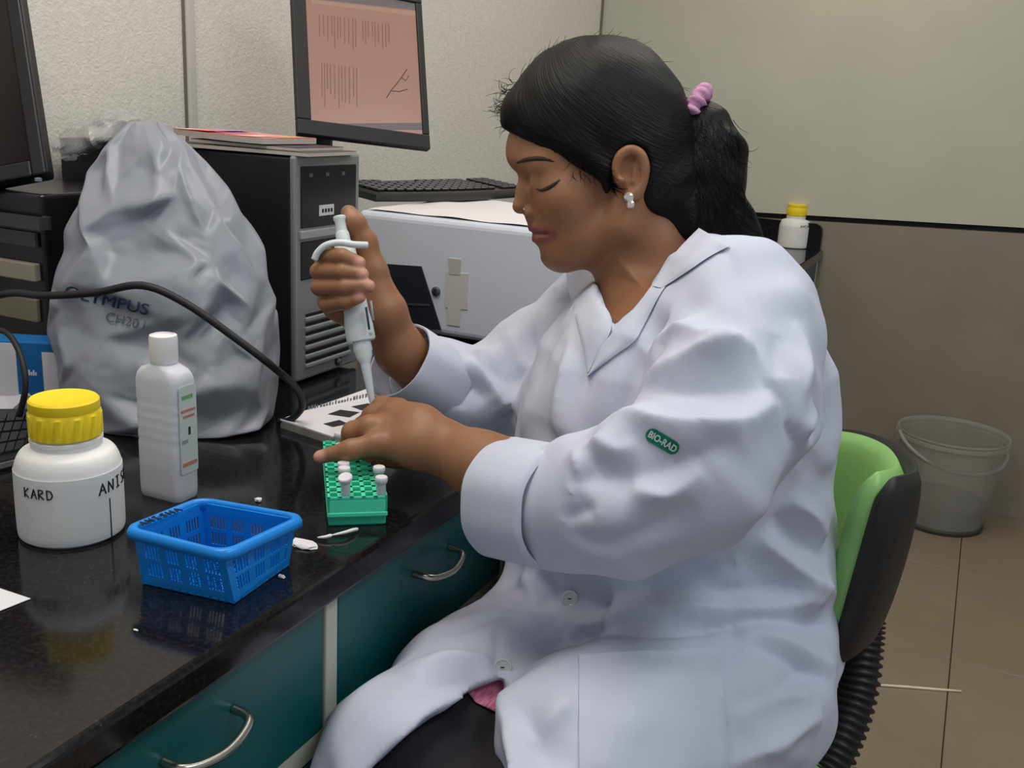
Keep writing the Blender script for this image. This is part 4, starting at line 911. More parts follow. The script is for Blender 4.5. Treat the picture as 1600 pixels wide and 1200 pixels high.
def ovloft(nm, rows, m):
    v = [q for r_ in rows for q in ovl(*r_)]; n = 28; f = [(k*n+i, k*n+(i+1) % n, (k+1)*n+(i+1) % n, (k+1)*n+i) for k in range(len(rows)-1) for i in range(n)] + [tuple(range(n-1, -1, -1)), tuple((len(rows)-1)*n+i for i in range(n))]
    o = pydata(nm, v, f, m, None, True); autosmooth(o, 40); return U(o)
ovloft('handle_body', [(pL(378), 12*px_, 12*px_), (pL(382), 16*px_, 15*px_), (pL(400), 17*px_, 16*px_), (pL(450), 18.5*px_, 17*px_), (pL(490), 20*px_, 18*px_), (pL(510), 22.5*px_, 19*px_), (pL(530), 23*px_, 19*px_), (pL(534), 21*px_, 18*px_)], m_pip)
ovloft('nozzle', [(pL(532), 14*px_, 14*px_), (pL(548), 15*px_, 15*px_), (pL(551), 13.5*px_, 13.5*px_), (pL(556), 13.5*px_, 13.5*px_), (pL(566), 9*px_, 9*px_), (pL(572), 7*px_, 7*px_)], m_pip)
ovloft('disposable_tip', [(pL(568), 7.5*px_, 7.5*px_), (pL(571), 8*px_, 8*px_), (pL(610), 6*px_, 6*px_), (pL(652), 2.6*px_, 2.6*px_)], m_tip)
hk = spline([P(574, 383, PD-.010), P(552, 382, PD-.018), P(530, 379, PD-.020), P(510, 383, PD-.020), P(497, 394, PD-.018), P(491, 406, PD-.016)], 5)
v, f = tube_data(hk, [.0042]*len(hk), 10); U(pydata('finger_hook', v, f, m_pip, None, True))
wn = P(572, 480, PD-.0135); wn2 = P(577, 515, PD-.0142)
U(tube('volume_window', [wn, wn2], .0014, mat('window_blue', S(54, 66, 96), .4), None, 6)); U(tube('ejector_bar', [P(579, 470, PD-.010), P(583, 500, PD-.011)], .0016, mat('pip_grey', S(170, 178, 180), .4), None, 6))
q_ = P(579, 522, PD-.016); U(lathe('logo_dot', [(.0022, 0), (.0022, .001)], mat('pip_mark', S(150, 170, 170), .4), None, 12, frame(q_, tuple(_r), tuple(_u))))
# ================================================================== person
A_ = nrm([-_r[0], -_r[1], 0]); T_ = nrm([-_f[0], -_f[1], 0])        # forward (left in the photo) and toward the viewer
DM = 1.27; O_ = P(1050, 700, DM)
def torso_rows(rows, sh=0.):
    out = []
    for y, fr, bk_, bn_, bf_ in rows:
        pf = P(fr, y, DM); pb_ = P(bk_, y, DM); out.append(((pf[2]+pb_[2])/2, (pf-O_) @ A_-sh, (pb_-O_) @ A_+sh, bn_-sh, -(bf_-sh)))
    return out
CR = [(392, 1020, 1128, .055, .055), (425, 945, 1185, .115, .115), (480, 888, 1245, .160, .16), (540, 848, 1275, .178, .178), (620, 815, 1293, .182, .182), (700, 800, 1292, .178, .178), (800, 797, 1300, .176, .176), (900, 794, 1322, .18, .18), (960, 792, 1338, .187, .185), (990, 796, 1336, .186, .185), (1010, 806, 1322, .183, .185), (1060, 806, 1314, .19, .19), (1150, 815, 1302, .195, .19), (1270, 830, 1296, .195, .19)]
person = empty('person', (sc_[0], sc_[1], 0), 'person in a white lab coat with dark ponytail, pipetting at the bench', 'person')
UP = lambda o: under(o, person)
# ---------------- body (one continuous surface)
HD = 1.25; hs_ = HD/F
def H(x, y, w_=0.): return P(x, y, HD+w_)          # head point: photo pixel on the middle plane of the head, plus sideways offset away from the viewer
body = Field()
tl = math.radians(14); hA = -_r*math.cos(tl)+_u*math.sin(tl)*-1; hV = np.cross(hA, _f); hV = hV if hV @ _u > 0 else -hV; HX = [hA, hV, _f]
body.ell(H(932, 196), HX, (.100, .098, .077), .012)
body.ell(H(882, 264), HX, (.054, .060, .062), .03)
body.ell(H(896, 322), HX, (.052, .055, .060), .03)
body.ell(H(898, 366), HX, (.046, .040, .047), .025)
body.ell(H(985, 250), HX, (.070, .075, .066), .03)
body.ball(H(868, 399), .0165, .02)
for s in (-1, 1):
    body.cone(H(975, 352, s*.046), H(885, 400, s*.016), .020, .015, .022); body.cone(H(985, 300, s*.055), H(972, 352, s*.047), .018, .019, .02)
    body.ball(H(882, 312, s*.046), .019, .025); body.cone(H(811, 250, s*.008), H(846, 255, s*.046), .0085, .009, .014)
body.ball(H(817, 226), .016, .03)
for s in (-1, 1): body.ball(H(820, 284, s*.026), .0075, .011, 's')
for s in (-1, 1): body.ball(H(846, 288, s*.030), .0125, .008); 
for s in (-1, 1): body.cone(H(838, 296, s*.018), H(866, 288, s*.046), .0045, .004, .006)     # lid edge
body.chain([H(824, 272), H(818, 298), H(812.5, 322)], [.0068, .0075, .0098], .010)
for s in (-1, 1): body.ball(H(829, 333, s*.0115), .0075, .006); body.ball(H(823, 343, s*.006), .0032, .003, 's')
body.cone(H(834, 340), H(838, 354), .010, .008, .008)
for s in (-1, 1):
    body.chain([H(836, 355, 0), H(841, 357, s*.012), H(852, 361, s*.025), H(866, 364, s*.034)], [.0072, .0066, .0048, .0026], .005)
    body.chain([H(842, 374, 0), H(846, 374, s*.011), H(853, 371, s*.024), H(865, 366, s*.033)], [.0080, .0074, .0052, .0026], .005)
for s in (-1, 1): body.chain([H(829, 364, 0), H(836, 365, s*.014), H(850, 366, s*.030), H(868, 364, s*.039)], [.0012, .0014, .0014, .0012], .003, 's'); body.chain([H(838, 320, s*.017), H(843, 331, s*.021), H(840, 342, s*.018)], [.0012, .0018, .0014], .004, 's')
body.ball(H(840, 389), .006, .010, 's')
# ears
for s in (-1, 1):
    body.ell(H(986, 268, s*.072), HX, (.019, .030, .010), .008)
    er_ = spline([(970, 288, .077), (963, 266, .080), (968, 245, .083), (984, 234, .085), (1001, 241, .087), (1008, 262, .086), (1003, 286, .082), (992, 305, .078), (981, 306, .075)], 4)
    body.chain([H(q[0], q[1], s*q[2]) for q in er_], list(np.interp(np.linspace(0, 1, len(er_)), [0, .3, .7, .88, 1], [.0036, .0042, .0042, .0062, .0042])), .005)
    body.ell(H(984, 272, s*.088), HX, (.011, .016, .010), .005, 's'); body.ball(H(972, 282, s*.083), .004, .004)
    body.cone(H(996, 252, s*.082), H(990, 284, s*.080), .003, .003, .004)
# neck, trunk
body.chain([H(992, 320), H(1015, 390, .005), H(1035, 450, .015)], [.054, .053, .060], .02)
body.cone(H(955, 380), H(975, 440, .005), .026, .034, .03)
TR = [(430, 985, 1120, .09, .09), (480, 938, 1200, .135, .135), (560, 905, 1235, .15, .15), (700, 860, 1250, .145, .145), (850, 850, 1270, .145, .145), (1000, 860, 1290, .155, .15), (1150, 880, 1275, .15, .145)]
body.loft(O_, A_, T_, torso_rows(TR[:4]), .04)
NA = [P(1140, 505, 1.135), P(1110, 650, 1.06), P(1070, 755, 1.0), P(900, 765, 1.035), P(772, 735, 1.075), P(742, 722, 1.09), P(695, 698, 1.115)]
body.chain(NA, [.048, .046, .043, .042, .036, .034, .0275], .015)
FA = [P(965, 490, 1.43), P(850, 590, 1.44), P(758, 655, 1.405), P(690, 612, 1.34), P(625, 548, 1.275), P(600, 488, 1.25)]
body.chain(FA, [.046, .043, .040, .038, .030, .0265], .015)
# left hand over the rack
def hand(chains, k=.007):
    for pts, rad in chains: body.chain([P(*q) for q in pts], rad, k)
hand([([(694, 697, 1.115), (655, 672, 1.135), (622, 655, 1.15)], [.0275, .0275, .0235]), ([(688, 703, 1.112), (650, 697, 1.118), (612, 692, 1.125)], [.0255, .0235, .0190]), ([(660, 690, 1.14), (625, 675, 1.15)], [.026, .022])], .014)
hand([([(612, 694, 1.122), (588, 693, 1.115), (548, 703, 1.108), (500, 714, 1.112)], [.0150, .0128, .0112, .0078])])
hand([([(612, 672, 1.135), (578, 668, 1.135), (552, 676, 1.142), (548, 692, 1.155), (562, 702, 1.17)], [.0155, .0138, .0125, .0108, .0090])])
hand([([(615, 652, 1.152), (586, 650, 1.168), (566, 668, 1.178), (566, 695, 1.182), (574, 712, 1.18)], [.0150, .0132, .0115, .0102, .0088])])
hand([([(622, 640, 1.165), (598, 636, 1.19), (580, 650, 1.205), (574, 676, 1.205)], [.0145, .0125, .0108, .0085])])
hand([([(660, 706, 1.145), (620, 714, 1.16), (582, 718, 1.165)], [.0150, .0125, .0100])])
# right hand round the pipette
hand([([(600, 486, 1.25), (580, 455, 1.25), (552, 425, 1.252)], [.0265, .0255, .0215]), ([(592, 492, 1.248), (556, 478, 1.25), (532, 462, 1.25)], [.0240, .0225, .0190]), ([(520, 412, 1.25), (516, 470, 1.248)], [.0180, .0165]), ([(545, 490, 1.235), (524, 482, 1.228)], [.0165, .0150])], .014)
for mc, pi_, di, ti, rr_ in (((520, 402, 1.247), (503, 400, 1.205), (535, 401, 1.182), (561, 411, 1.182), (.0112, .0106, .0100, .0084)), ((515, 427, 1.249), (498, 424, 1.205), (535, 425, 1.181), (566, 429, 1.181), (.0112, .0107, .0101, .0084)),
                            ((515, 452, 1.249), (499, 449, 1.206), (538, 449, 1.181), (576, 447, 1.180), (.0112, .0106, .0100, .0082)), ((520, 476, 1.246), (512, 476, 1.208), (540, 472, 1.186), (562, 464, 1.183), (.0108, .0100, .0094, .0076))):
    body.chain([P(*mc), P(*pi_), P(*di), P(*ti)], rr_, .0018)
hand([([(592, 470, 1.245), (584, 425, 1.24), (571, 378, 1.235), (555, 348, 1.226), (545, 333, 1.228)], [.020, .0170, .0138, .0120, .0102])], .008)
sk = mat('skin', S(146, 101, 70), .48, var=.06, scale=26, sss=.08, bump=.04, bscale=180)
bo_, bv, bq_ = fieldmesh('body', body, .0022, sk, None, 1); UP(bo_); bo_['label'] = 'brown skin of face, neck and hands'
# lips / nails tint as a smooth attribute
def seg_d(p, a, b):
    ba = b-a; h = np.clip(((p-a) @ ba)/(ba @ ba), 0, 1); return np.linalg.norm(p-a-h[:, None]*ba, axis=1)
lp = np.full(len(bv), 9.)
for s in (-1, 1):
    for ch_ in ([H(831, 357, 0), H(836, 358, s*.014), H(850, 362, s*.029), H(868, 364, s*.039)], [H(836, 374, 0), H(841, 374, s*.013), H(852, 371, s*.028), H(867, 366, s*.038)]):
        for a, b in zip(ch_, ch_[1:]): lp = np.minimum(lp, seg_d(bv, a, b))
at = bo_.data.attributes.new('lips', 'FLOAT', 'POINT'); at.data.foreach_set('value', np.clip(1.5-lp/.0062, 0, 1).astype(np.float32))
nl = np.full(len(bv), 9.)
for q in ((496, 713, 1.104), (564, 411, 1.173), (570, 429, 1.172), (581, 447, 1.171), (565, 463, 1.175), (540, 328, 1.208)): nl = np.minimum(nl, np.linalg.norm(bv-P(*q), axis=1))
at = bo_.data.attributes.new('nails', 'FLOAT', 'POINT'); at.data.foreach_set('value', np.clip(1.6-nl/.0075, 0, 1).astype(np.float32))
nt = sk.node_tree; bs = nt.nodes['Principled BSDF']; lk = bs.inputs['Base Color'].links[0]; src = lk.from_socket
for an_, col in (('lips', S(128, 66, 66)), ('nails', S(206, 150, 132))):
    a_ = nt.nodes.new('ShaderNodeAttribute'); a_.attribute_name = an_; mx = nt.nodes.new('ShaderNodeMix'); mx.data_type = 'RGBA'; nt.links.new(a_.outputs['Fac'], mx.inputs['Factor']); nt.links.new(src, mx.inputs['A']); mx.inputs['B'].default_value = (*col, 1); src = mx.outputs['Result']
nt.links.new(src, bs.inputs['Base Color'])
BB = BVHTree.FromPolygons([Vector(q) for q in bv], [tuple(map(int, q)) for q in bq_])
def surf(bvh, x, y, off=0., dflt=1.2):
    d = Vector(ray(x, y)).normalized(); h = bvh.ray_cast(Vector(CAM), d); return np.array(h[0]-d*off) if h[0] is not None else P(x, y, dflt)
m_hair = mat('black_hair', S(15, 12, 11), .5, var=.3, scale=12, spec=.25)
def brow(nm, pts, rad, off=.0): return UP(tube(nm, spline([surf(BB, x, y, off) for x, y in pts], 5), [r_ for r_ in np.interp(np.linspace(0, 1, (len(pts)-1)*5+1), np.linspace(0, 1, len(rad)), rad)], mat('brow_dark', S(52, 36, 30), .8), None, 6))
brow('eyebrow', [(808, 254), (822, 250), (840, 248), (858, 250), (876, 257)], [.0015, .0030, .0032, .0024, .0006], -.0014)
brow('eyelashes', [(838, 295), (846, 297), (856, 294), (866, 288), (875, 281)], [.0008, .0020, .0026, .0024, .0008], .0)
st = P(0, 0, 1); q = surf(BB, 819, 327); UP(lathe('nose_stud', [(.0001, -.001), (.0013, 0), (.0010, .0009), (.0001, .0012)], mat('gem', S(240, 235, 230), .1, metal=.6), None, 12, frame(q, tuple(_r), tuple(_u))))
q = surf(BB, 983, 308, .002); Mx = frame(q, tuple(_r), tuple(_u)); m_gold = mat('earring_metal', S(236, 226, 214), .15, metal=.7)
er = UP(lathe('earring', [(.0001, .003), (.0045, .002), (.006, 0), (.0045, -.001)], m_gold, None, 18, Mx)); er['label'] = 'shiny silver ear stud'
er2 = lathe('earring_drop', [(.0001, .003), (.004, .002), (.005, 0), (.004, -.001)], m_gold, None, 18, Mx @ Matrix.Translation((.002, -.0085, 0))); er2.parent = er; er2.matrix_parent_inverse = Matrix.Translation(-Vector(person.location)) @ Matrix.Identity(4) if False else Matrix.Identity(4)

# ---------------- hair
hair = Field()
hair.ell(H(931, 192), HX, (.113, .107, .090), .012)
hair.ell(H(985, 235), HX, (.083, .092, .086), .03)
hair.ell(H(1020, 300, 0), HX, (.050, .060, .062), .03)
hair.cone(H(905, 240, -.056), H(942, 268, -.068), .022, .012, .02); hair.cone(H(945, 270, -.071), H(948, 300, -.066), .008, .003, .008)
hair.cone(H(905, 240, .056), H(942, 268, .068), .022, .012, .02)
hair.cone(H(808, 172, -.02), H(808, 172, .02), .018, .018, .02); hair.cone(H(798, 190, -.02), H(806, 180, .02), .010, .010, .015)
hair.prism([(740, 206), (790, 204), (812, 214), (842, 228), (876, 243), (900, 262), (925, 275), (941, 286), (944, 306), (952, 306), (956, 276), (964, 250), (974, 232), (990, 226), (1008, 234), (1015, 256), (1010, 292), (1000, 312), (1004, 345), (1015, 380), (1000, 430), (740, 430)], .9, 1.6, .006, 's')
tail = [(1080, 178, 0), (1104, 200, -.005), (1118, 240, -.01), (1112, 290, -.012), (1108, 318, -.012), (1138, 345, -.015), (1165, 372, -.015), (1184, 398, -.01)]
hair.chain([H(*q) for q in tail], [.020, .030, .037, .042, .040, .033, .020, .006], .012)
hair.chain([H(1050, 300, -.02), H(1080, 340, -.02), H(1120, 365, -.02), H(1150, 385, -.02)], [.045, .036, .026, .010], .014)
rs_ = np.random.RandomState(4); KS = [(rs_.randn(3), rs_.rand()*6.28) for _ in range(10)]
def hdisp(p):
    o = np.zeros(len(p), np.float32)
    for i, (k_, ph) in enumerate(KS): fq = 55+22*i; kk_ = (k_/np.linalg.norm(k_)*fq).astype(np.float32); o += (.0014/(1+.25*i))*np.sin(p @ kk_+ph)
    v = p-P(1100, 290, HD).astype(np.float32); wt_ = np.exp(-((v**2).sum(1))/(.09**2)); return o*(.35+1.3*wt_)
hair.disp = hdisp; hair.dm = .008; hair.slack = .02
ho, hv, hq = fieldmesh('hair', hair, .0026, m_hair, None, 1); UP(ho); ho['label'] = 'black hair pulled back into a low ponytail'
tie = H(1078, 176)
fx = nrm(H(1110, 200)-H(1050, 160)); ex1 = nrm(np.cross(fx, _f)); ex2 = np.cross(fx, ex1); rel = hv-tie
phi = np.arctan2(rel @ ex1, rel @ ex2); rho = np.linalg.norm(rel, axis=1)
fl = np.stack([np.cos(phi)*3, np.sin(phi)*3, rho*4], 1); tm = rel @ fx > .01
fl[tm] = np.stack([(rel[tm] @ ex1)*26, (rel[tm] @ ex2)*26, (rel[tm] @ fx)*3], 1)
at = ho.data.attributes.new('flow', 'FLOAT_VECTOR', 'POINT'); at.data.foreach_set('vector', fl.astype(np.float32).ravel())
nt = m_hair.node_tree; bs = nt.nodes['Principled BSDF']; a_ = nt.nodes.new('ShaderNodeAttribute'); a_.attribute_name = 'flow'; n_ = nt.nodes.new('ShaderNodeTexNoise'); n_.inputs['Scale'].default_value = 20; n_.inputs['Detail'].default_value = 5
nt.links.new(a_.outputs['Vector'], n_.inputs['Vector']); bp = nt.nodes.new('ShaderNodeBump'); bp.inputs['Strength'].default_value = .6; bp.inputs['Distance'].default_value = .003; nt.links.new(n_.outputs['Fac'], bp.inputs['Height']); nt.links.new(bp.outputs['Normal'], bs.inputs['Normal'])
# stray strands
rg = random.Random(11); parts = []
def strand(x, y, w_, dx, dy, ln, curl, n=7, r_=.00042):
    pts = []; a = math.atan2(dy, dx)
    for i in range(n):
        pts.append(H(x, y, w_)); x += math.cos(a)*ln/n; y += math.sin(a)*ln/n; a += curl/n
    parts.append(tube_data(pts, [r_*(1-.7*i/n) for i in range(n)], 4))
for _ in range(70):
    t = rg.random(); x = 800-12*math.sin(t*3.1)+rg.uniform(-3, 10); y = 125+t*75; strand(x, y, rg.uniform(-.03, .03), -1, rg.uniform(-.7, .7), rg.uniform(14, 40), rg.uniform(-3.2, 3.2))
for _ in range(45):
    a = rg.uniform(-2.6, -.5); strand(931+140*math.cos(a), 192+132*math.sin(a), rg.uniform(-.03, .03), math.cos(a+1.2), math.sin(a+1.2), rg.uniform(15, 40), rg.uniform(-1, 1.5))
for _ in range(60):
    t = rg.random(); k = int(t*6); q = tail[k+1]; strand(q[0]+rg.uniform(20, 45), q[1]+rg.uniform(-15, 15), rg.uniform(-.03, .02), rg.uniform(-.2, .8), rg.uniform(.3, 1), rg.uniform(18, 48), rg.uniform(-2.4, 2.4))
for _ in range(40):
    strand(rg.uniform(890, 955), rg.uniform(235, 275), -.074-rg.uniform(0, .004), rg.uniform(-.2, .5), rg.uniform(.1, .8), rg.uniform(12, 30), rg.uniform(-1, 1))
HB = BVHTree.FromPolygons([Vector(q) for q in hv], [tuple(map(int, q)) for q in hq])
hl = spline([(794, 200, 0), (812, 212, 0), (842, 226, 0), (876, 241, 0), (900, 259, 0), (925, 272, 0), (943, 298, 0)], 10)
def near_pt(x, y, off):
    d = Vector(ray(x, y)).normalized(); c = [h[0] for h in (HB.ray_cast(Vector(CAM), d), BB.ray_cast(Vector(CAM), d)) if h[0] is not None]
    if not c: return None
    return np.array(min(c, key=lambda q: (q-Vector(CAM)).length)-d*off)
for _ in range(230):
    q = hl[rg.randrange(len(hl))]; x = q[0]+rg.uniform(6, 16); y = q[1]-rg.uniform(4, 14); a = rg.uniform(.30, 1.0); cu_ = rg.uniform(-.3, .6); ln = rg.uniform(16, 34); pts = []
    for i in range(9):
        p_ = near_pt(x, y, .0006)
        if p_ is None: break
        pts.append(p_); x += math.cos(a)*ln/9; y += math.sin(a)*ln/9; a -= cu_/9
    if len(pts) == 9 and max(np.linalg.norm(np.diff(pts, axis=0), axis=1)) < .012: parts.append(tube_data(pts, [.0006*(1-.75*i/9) for i in range(9)], 4))
for _ in range(190):
    x = rg.uniform(1085, 1170); y = rg.uniform(185, 350); a = rg.uniform(.9, 1.8); cu_ = rg.uniform(-2.2, 2.2); ln = rg.uniform(40, 90); pts = []
    for i in range(12):
        p_ = near_pt(x, y, .0014)
        if p_ is None: break
        pts.append(p_); x += math.cos(a)*ln/12; y += math.sin(a)*ln/12; a += cu_/12
    if len(pts) > 5 and max(np.linalg.norm(np.diff(pts, axis=0), axis=1)) < .012: parts.append(tube_data(pts, [.0005*(1-.7*i/12) for i in range(len(pts))], 4))
v, f = merge(parts); so = pydata('stray_hair', v, f, mat('stray_black', S(15, 12, 11), .7, spec=.2), None); so['kind'] = 'stuff'; UP(so)
# scrunchie
v = []; f = []; NU, NV = 60, 14; cT = H(1079, 175)
for i in range(NU):
    a = 2*math.pi*i/NU; wob = 1+.10*math.sin(a*15)
    for j in range(NV):
        b = 2*math.pi*j/NV; rt = .0090*(1+.28*math.sin(a*15+b)); R_ = .0270*wob; v.append(cT+(ex1*math.cos(a)+ex2*math.sin(a))*(R_+rt*math.cos(b))+fx*(rt*1.1*math.sin(b)))
for i in range(NU):
    for j in range(NV): i2 = (i+1) % NU; j2 = (j+1) % NV; f.append((i*NV+j, i2*NV+j, i2*NV+j2, i*NV+j2))
UP(pydata('hair_tie', v, f, mat('pink_fabric', S(206, 150, 186), .7, var=.2, scale=90), None, True))['label'] = 'pink ruffled scrunchie'

# ---------------- clothes below the coat
m_trs = mat('dark_trousers', S(30, 24, 32), .85, var=.15, scale=120, bump=.2, bscale=250)
trs = Field()
for hp_, kn in (([P(1150, 1095, 1.20), P(930, 1205, 1.035), P(770, 1320, .935)], 0), ([P(930, 1020, 1.34), P(775, 1112, 1.15), P(645, 1210, 1.0)], 1)):
    trs.chain(hp_, [.088 if kn else .095, .084, .068], .03); kx = np.array(hp_[2]); an = np.array([kx[0]+(.03 if kn else -.02), kx[1]+.02, .12]); trs.chain([kx, an], [.064, .048], .02)
to, tv_, tq_ = fieldmesh('trousers', trs, .006, m_trs, None, 1); UP(to)['label'] = 'black trousers'
TB = BVHTree.FromPolygons([Vector(q) for q in tv_], [tuple(map(int, q)) for q in tq_])
m_pink = mat('pink_stripe_knit', S(206, 120, 150), .8, var=.4, scale=60, stretch=(1, 1, 14))
sht = Field(); sht.loft(O_, A_, T_, torso_rows([(555, 915, 1240, .152, .152), (700, 850, 1255, .15, .15), (850, 838, 1280, .15, .15), (1000, 848, 1300, .16, .155), (1100, 850, 1290, .16, .155)]), .02)
sht.chain([P(960, 1030, 1.27), P(830, 1075, 1.20), P(770, 1105, 1.17)], [.08, .060, .058], .03)
so_, _, _ = fieldmesh('shirt', sht, .006, m_pink, None, 1); UP(so_)['label'] = 'pink striped top showing below the coat front'
hq = [np.array(q, float) for q in ((722, 1070), (800, 1050), (800, 1124), (744, 1098))]; v = []; f = []
for lay in (.0015, .0045):
    for j in range(9):
        for i in range(9): x_, y_ = bil(*hq, i/8, j/8); v.append(surf(TB, x_, y_, lay, 1.1))
for j in range(8):
    for i in range(8): q = j*9+i; f += [(q, q+1, q+10, q+9), (81+q, 81+q+9, 81+q+10, 81+q+1)]
f += [(i, 81+i, 82+i, i+1) for i in range(8)]+[(72+i, 73+i, 154+i, 153+i) for i in range(8)]+[(9*i, 9*i+9, 90+9*i, 81+9*i) for i in range(8)]+[(9*i+8, 89+9*i, 98+9*i, 9*i+17) for i in range(8)]
hm = UP(pydata('shirt_hem', v, f, m_pink, None, True)); hm['label'] = 'pink striped hem of the top'
for hp_ in ((P(770, 1320, .935), -.02), (P(645, 1210, 1.0), .03)):
    an = np.array([hp_[0][0]+hp_[1], hp_[0][1]+.02, .0]); sh = Field(); sh.cone(an+np.array([.02, .01, .045]), an+np.array([-.13, -.08, .03]), .040, .030, .01); s_o, _, _ = fieldmesh('shoe', sh, .006, m_shell, None, 1); UP(s_o)

# ---------------- lab coat
coat = Field()
coat.loft(O_, A_, T_, torso_rows(CR), .03, ex=2.4)
coat.chain([P(1095, 425, 1.225), P(1150, 490, 1.125), P(1165, 540, 1.10)], [.050, .078, .088], .03)
coat.chain([P(1000, 440, 1.34), P(955, 485, 1.43)], [.045, .080], .03)
coat.chain([P(955, 490, 1.43), P(855, 575, 1.435), P(770, 635, 1.41)], [.082, .086, .082], .03)
coat.chain([P(770, 635, 1.41), P(705, 612, 1.352), P(668, 590, 1.322)], [.078, .064, .053], .03)
coat.chain([P(1150, 1085, 1.18), P(920, 1190, 1.03), P(770, 1300, .93)], [.115, .105, .088], .05)
coat.chain([P(900, 975, 1.33), P(745, 1085, 1.13), P(628, 1192, .99), P(632, 1330, .95)], [.10, .086, .078, .072], .03)
coat.chain([P(1150, 510, 1.105), P(1140, 625, 1.045), P(1082, 728, 1.0), P(970, 780, 1.0), P(875, 789, 1.028)], [.084, .087, .080, .074, .064], .024)
def ridge(pts, r_, h_, k=.010, mode='u'):
    runs = [[]]; last = None
    for q in spline([(a, b, 0) for a, b in pts], 3):
        h = base.hit(q[0], q[1])
        if h is None: runs.append([]); last = None; continue
        d = nrm(ray(q[0], q[1])); dep = (h-CAM) @ _f
        if last is not None and abs(dep-last) > .028: runs.append([])
        last = dep; runs[-1].append(h)
    for hs2 in runs:
        if len(hs2) >= 3: FOLDS.append((hs2, [base.grad(h) for h in hs2], (h_*1.05 if mode == 'u' else -h_)*1.6, r_*(1.05 if mode == 'u' else .95)))
base = coat; FOLDS = []
# sleeve folds
ridge([(975, 622), (1020, 592), (1082, 567), (1140, 548), (1182, 540)], .018, .013)
ridge([(1016, 572), (1036, 530), (1068, 520), (1110, 533), (1160, 545)], .013, .008)
ridge([(948, 653), (1000, 660), (1045, 667), (1143, 668), (1190, 640), (1212, 618)], .018, .013)
ridge([(1003, 612), (1080, 610), (1150, 612), (1205, 606)], .016, .009, .011, 's')
ridge([(1010, 545), (1030, 512), (1042, 505)], .016, .008, .011, 's')
ridge([(1000, 700), (960, 712), (925, 690)], .010, .006)
ridge([(985, 760), (1020, 772), (1050, 770), (1100, 735)], .016, .010); ridge([(960, 735), (1010, 742), (1080, 715), (1150, 690)], .014, .006, .011, 's')
ridge([(890, 760), (930, 742), (990, 745)], .014, .008, .011, 's'); ridge([(880, 830), (940, 850), (1010, 830), (1080, 780)], .014, .006, .018, 's')
ridge([(918, 700), (930, 720), (938, 735)], .008, .005, .008, 's'); ridge([(895, 700), (905, 735), (900, 775)], .009, .005)
ridge([(880, 815), (905, 800), (930, 795)], .008, .005, .01, 's')
# shoulder seam, back
ridge([(1110, 385), (1143, 405), (1155, 460), (1161, 535)], .005, .0025, .006, 's')
ridge([(1172, 548), (1195, 590), (1212, 620), (1232, 670), (1242, 690)], .007, .005, .008, 's')
ridge([(1240, 683), (1265, 650), (1296, 602)], .014, .010); ridge([(1240, 670), (1250, 610), (1257, 556), (1240, 500)], .012, .006); ridge([(1215, 520), (1222, 590)], .012, .005, .012, 's')
ridge([(1262, 690), (1282, 650)], .012, .007, .012, 's')
# trunk folds
ridge([(1148, 812), (1200, 850), (1255, 895), (1302, 933)], .018, .013); ridge([(1215, 770), (1260, 800), (1290, 840)], .016, .010); ridge([(1195, 790), (1240, 835), (1285, 880)], .014, .008, .010, 's')
ridge([(1023, 942), (1090, 952), (1157, 957), (1230, 950), (1305, 935)], .018, .014); ridge([(1010, 925), (1080, 905), (1150, 880)], .018, .008, .014, 's'); ridge([(1040, 930), (1130, 925), (1240, 915)], .012, .006, .010, 's')
ridge([(800, 965), (880, 972), (965, 968), (1010, 955), (1025, 940)], .014, .010); ridge([(870, 905), (905, 935), (960, 950)], .018, .009, .02, 's')
ridge([(890, 996), (990, 988), (1102, 976), (1240, 972), (1318, 985)], .014, .009, .008, 's')
ridge([(1150, 990), (1230, 1010), (1300, 1040)], .014, .008); ridge([(1170, 1010), (1230, 1030), (1300, 1065)], .012, .006, .010, 's'); ridge([(1140, 1100), (1200, 1090), (1260, 1050), (1290, 1060)], .012, .006, .010, 's'); ridge([(1150, 1120), (1220, 1085), (1270, 1090)], .012, .007)
ridge([(1130, 1200), (1200, 1165), (1255, 1130), (1285, 1118)], .014, .009); ridge([(830, 1160), (870, 1120), (900, 1100)], .012, .006); ridge([(800, 1090), (840, 1150), (870, 1210)], .014, .006, .010, 's')
ridge([(845, 895), (860, 930), (868, 948)], .010, .006, .01, 's'); ridge([(815, 890), (832, 930), (838, 960)], .010, .006)
ridge([(784, 890), (782, 950), (780, 1000), (783, 1060)], .005, .003, .006, 's')
# far front panel and far sleeve
ridge([(700, 990), (760, 965), (790, 960)], .012, .006, .010, 's'); ridge([(640, 1060), (700, 1035), (770, 1030)], .014, .007); ridge([(620, 1090), (690, 1070), (760, 1060)], .012, .005, .010, 's')
ridge([(865, 430), (880, 470), (890, 540), (880, 620), (870, 680)], .012, .006); ridge([(835, 470), (838, 520), (842, 560)], .007, .005, .008, 's')
ridge([(730, 560), (760, 600), (790, 650)], .012, .008); ridge([(745, 545), (780, 580), (825, 620)], .012, .007, .012, 's'); ridge([(715, 545), (725, 590), (720, 640)], .010, .006, .012, 's'); ridge([(780, 500), (810, 550), (825, 600)], .012, .006)
ridge([(690, 590), (735, 600), (760, 625)], .010, .006, .010, 's')
for hs2, nr_, h_, w_ in FOLDS: coat.fold(hs2, nr_, h_, w_, .7)
